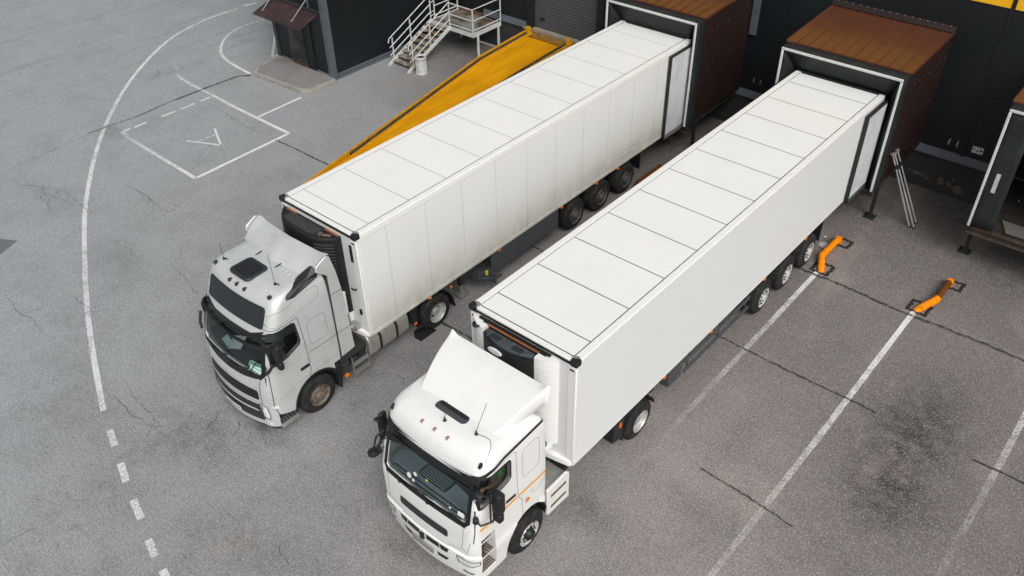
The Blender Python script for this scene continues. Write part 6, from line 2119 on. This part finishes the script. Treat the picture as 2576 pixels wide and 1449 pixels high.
    for x in (.62, -.62):
        mb = MB(); mb.box(x - .25, x + .25, -1.75, -1.25, 1.66, 1.84); mb.box(x - .24, x + .24, -1.28, -1.10, 1.76, 2.45); mb.box(x - .2, x + .2, -1.7, -1.3, 1.46, 1.66)
        P('seat', mb, 'seat', bevel=.05, seg=3)
    mb = MB(); mb.box(-1.12, 1.12, -.98, -.86, 1.5, 2.75)
    P('cab_lining', mb, 'seat')
    mb = MB(); mb.lathe([(-.015, .20), (0, .22), (.015, .20), (0, .185), (-.015, .20)], (0, 0, 0), 'z', 28); mb.box(-.19, .19, -.02, .02, -.01, .01)
    mb.bm.transform(Matrix.Translation((.62, -2.02, 1.97)) @ Matrix.Rotation(R(-28), 4, 'X'))
    P('steering_wheel', mb, 'blackplastic', smooth=50)
    # chassis, tank, steps
    mb = MB(); mb.box(-.45, -.37, -2.4, 3.2, .72, .98); mb.box(.37, .45, -2.4, 3.2, .72, .98); mb.tube([(-.9, 2.32, .5), (.9, 2.32, .5)], .12, 12); mb.tube([(-1, hy, .5), (1, hy, .5)], .07, 10)
    P('chassis_rails', mb, 'chassis')
    mb = MB()
    mb.box(-1.15, 1.15, -.78, .04, .86, 1.02)
    for i in range(9): mb.box(-1.1, 1.1, -.74 + i * .085, -.70 + i * .085, 1.021, 1.04)
    P('catwalk', mb, simple('catwalk_dark', srgb(58, 58, 56), .6, metal=.2, var=.3, scale=10), bevel=.005)
    mb = MB(); mb.lathe([(0, .5), (.08, .52), (.12, .48)], (0, 1.8, 1.0), 'z', 30)
    P('fifth_wheel', mb, 'chassis')
    mb = MB(); mb.box(.8, 1.2, -.86, -.55, .52, .84); mb.tube([(.85, -.3, .62), (1.16, -.3, .62)], .13, 16); mb.tube([(.85, -.02, .62), (1.16, -.02, .62)], .13, 16); mb.box(.5, .9, -.8, .0, .5, .85)
    P('air_tank', mb, 'chassis', smooth=40)
    mb = MB(); mb.box(1.2, 1.245, -.74, -.64, .46, .53)
    P('side_marker', mb, 'orange_lamp')
    mb = MB()
    for zz in (.36, .62):
        mb.box(1.14, 1.26, -.46, .0, zz, zz + .03)
    for y in (-.46, -.01): mb.tube([(1.2, y, .86), (1.22, y, .36)], .014, 6)
    P('side_step', mb, 'alu')
    for s in (1, -1):
        a, b = sorted((s * .62, s * 1.255))
        mb = MB(); mb.prism(rrect(a, b, .46, 1.17, .26, 10), 'y', .06, 1.34)
        tk = P('fuel_tank', mb, 'tank', bevel=.025, smooth=50)
        for y in (.38, .90):
            mb = MB()
            o_ = rrect(a - .012, b + .012, .448, 1.182, .27, 10); i_ = rrect(a - .001, b + .001, .459, 1.171, .26, 10)
            va = [[mb.bm.verts.new((u, yy, v)) for u, v in pl] for yy in (y, y + .07) for pl in (o_, i_)]
            N = len(o_)
            for i in range(N):
                j = (i + 1) % N
                mb.bm.faces.new((va[0][i], va[0][j], va[2][j], va[2][i])); mb.bm.faces.new((va[0][i], va[1][i], va[1][j], va[0][j])); mb.bm.faces.new((va[2][i], va[2][j], va[3][j], va[3][i])); mb.bm.faces.new((va[1][i], va[3][i], va[3][j], va[1][j]))
            P('tank_strap', mb, 'blackplastic', tk)
        mb = MB(); mb.lathe([(0, .06), (.04, .06), (.05, .04)], (s * .95, .2, 1.17), 'z', 14)
        P('filler_cap', mb, 'blackplastic', tk)
        a, b = sorted((s * .62, s * 1.25))
        mb = MB(); mb.box(a, b, 1.64, 1.67, .42, 1.02); mb.hexa([(a, 1.42, .62), (b, 1.42, .72), (b, 1.66, .50), (a, 1.66, .50), (a, 1.42, 1.14), (b, 1.42, 1.14), (b, 1.66, 1.18), (a, 1.66, 1.18)])
        P('mud_flap', mb, 'blackplastic')
        a2, b2 = sorted((s * 1.251, s * 1.263))
        P('side_marker', MB().box(a2, b2, 1.50, 1.59, .60, .67), 'orange_lamp')
        P('side_marker', MB().box(a2, b2, 2.83, 2.89, .98, 1.05), 'orange_lamp')
        mb = MB()
        rg = list(range(8, 66, 8))
        pp = [(2.32 + .60 * math.cos(R(i)), .5 + .60 * math.sin(R(i))) for i in rg]; pi_ = [(2.32 + .575 * math.cos(R(i)), .5 + .575 * math.sin(R(i))) for i in rg]
        mb.prism(pp + pi_[::-1], 'x', a, b); mb.prism([(2.88, .58), (2.95, .30), (2.98, .30), (2.92, .62)], 'x', a, b)
        P('rear_mudguard', mb, 'blackplastic')
    return t
tractor_silver()

# wheel chock under the silver tractor's drive wheel
mb = MB(); mb.prism([(-.28, 0), (.28, 0), (.28, .02), (-.16, .24), (-.28, .22)], 'x', -.12, .12)
for i in range(6): mb.prism([(.22 - i * .06, .045 + i * .03), (.20 - i * .06, .082 + i * .03), (.18 - i * .06, .06 + i * .03)], 'x', -.121, .121)
ch = mb.build('wheel_chock', 'blackplastic', None, bevel=.008)
ch.location = (-3.60, 1.90, 0)
tag(ch, 'black ribbed wheel chock against the drive wheel of the silver truck', 'wheel chock')

# papers behind the silver truck's windscreen
def sheet(name, loc, size, rot, mat, label, cat, lines=None, grp=None):
    t = thing(name, label, cat, loc, 0, grp)
    t.rotation_euler = rot
    mb = MB(); mb.box(-size[0] / 2, size[0] / 2, -size[1] / 2, size[1] / 2, -.001, .001)
    pp_ = mb.build('sheet', mat, t)
    if lines:
        for i, tx in enumerate(lines):
            cu = bpy.data.curves.new('txt', 'FONT'); cu.body = tx; cu.size = .058; cu.align_x = 'CENTER'; cu.extrude = .0004; cu.offset = .0012
            to = bpy.data.objects.new('txt', cu); C.objects.link(to)
            dg = bpy.context.evaluated_depsgraph_get(); dg.update()
            me = bpy.data.meshes.new_from_object(to.evaluated_get(dg))
            bpy.data.objects.remove(to)
            me.materials.clear(); me.materials.append(M['ink'])
            o = bpy.data.objects.new('lettering', me); C.objects.link(o); o.parent = pp_
            o.location = (0, .022 - i * .078, .0022)
    return t
sheet('notice_card', (-4.78 + .86, -2.655, 1.975), (.34, .20), (R(62), 0, R(6)), 'paper_green', 'pale green card with two lines of lettering behind the silver truck windscreen', 'notice', ['ПРОДУКТЫ', 'ПИТАНИЯ'])
sheet('paper_sheet', (-4.78 + .62, -2.64, 1.93), (.10, .12), (R(55), 0, R(0)), 'paper_green', 'small pale slip beside the lettered green card in the silver truck', 'paper')
sheet('paper_sheet', (-4.78 - .18, -2.42, 1.93), (.34, .34), (R(18), R(-8), R(24)), 'paper', 'large white paper lying on the dashboard of the silver truck', 'paper')
sheet('paper_sheet', (-4.78 - .42, -2.52, 1.92), (.30, .16), (R(25), R(6), R(-12)), 'paper_green', 'pale green folder on the dashboard left of the large white paper', 'paper')
sheet('paper_sheet', (-4.78 - .30, -2.34, 1.95), (.05, .2), (R(22), 0, R(-30)), 'yellow_tag', 'narrow yellow edged pad on the silver truck dashboard behind the white paper', 'paper')
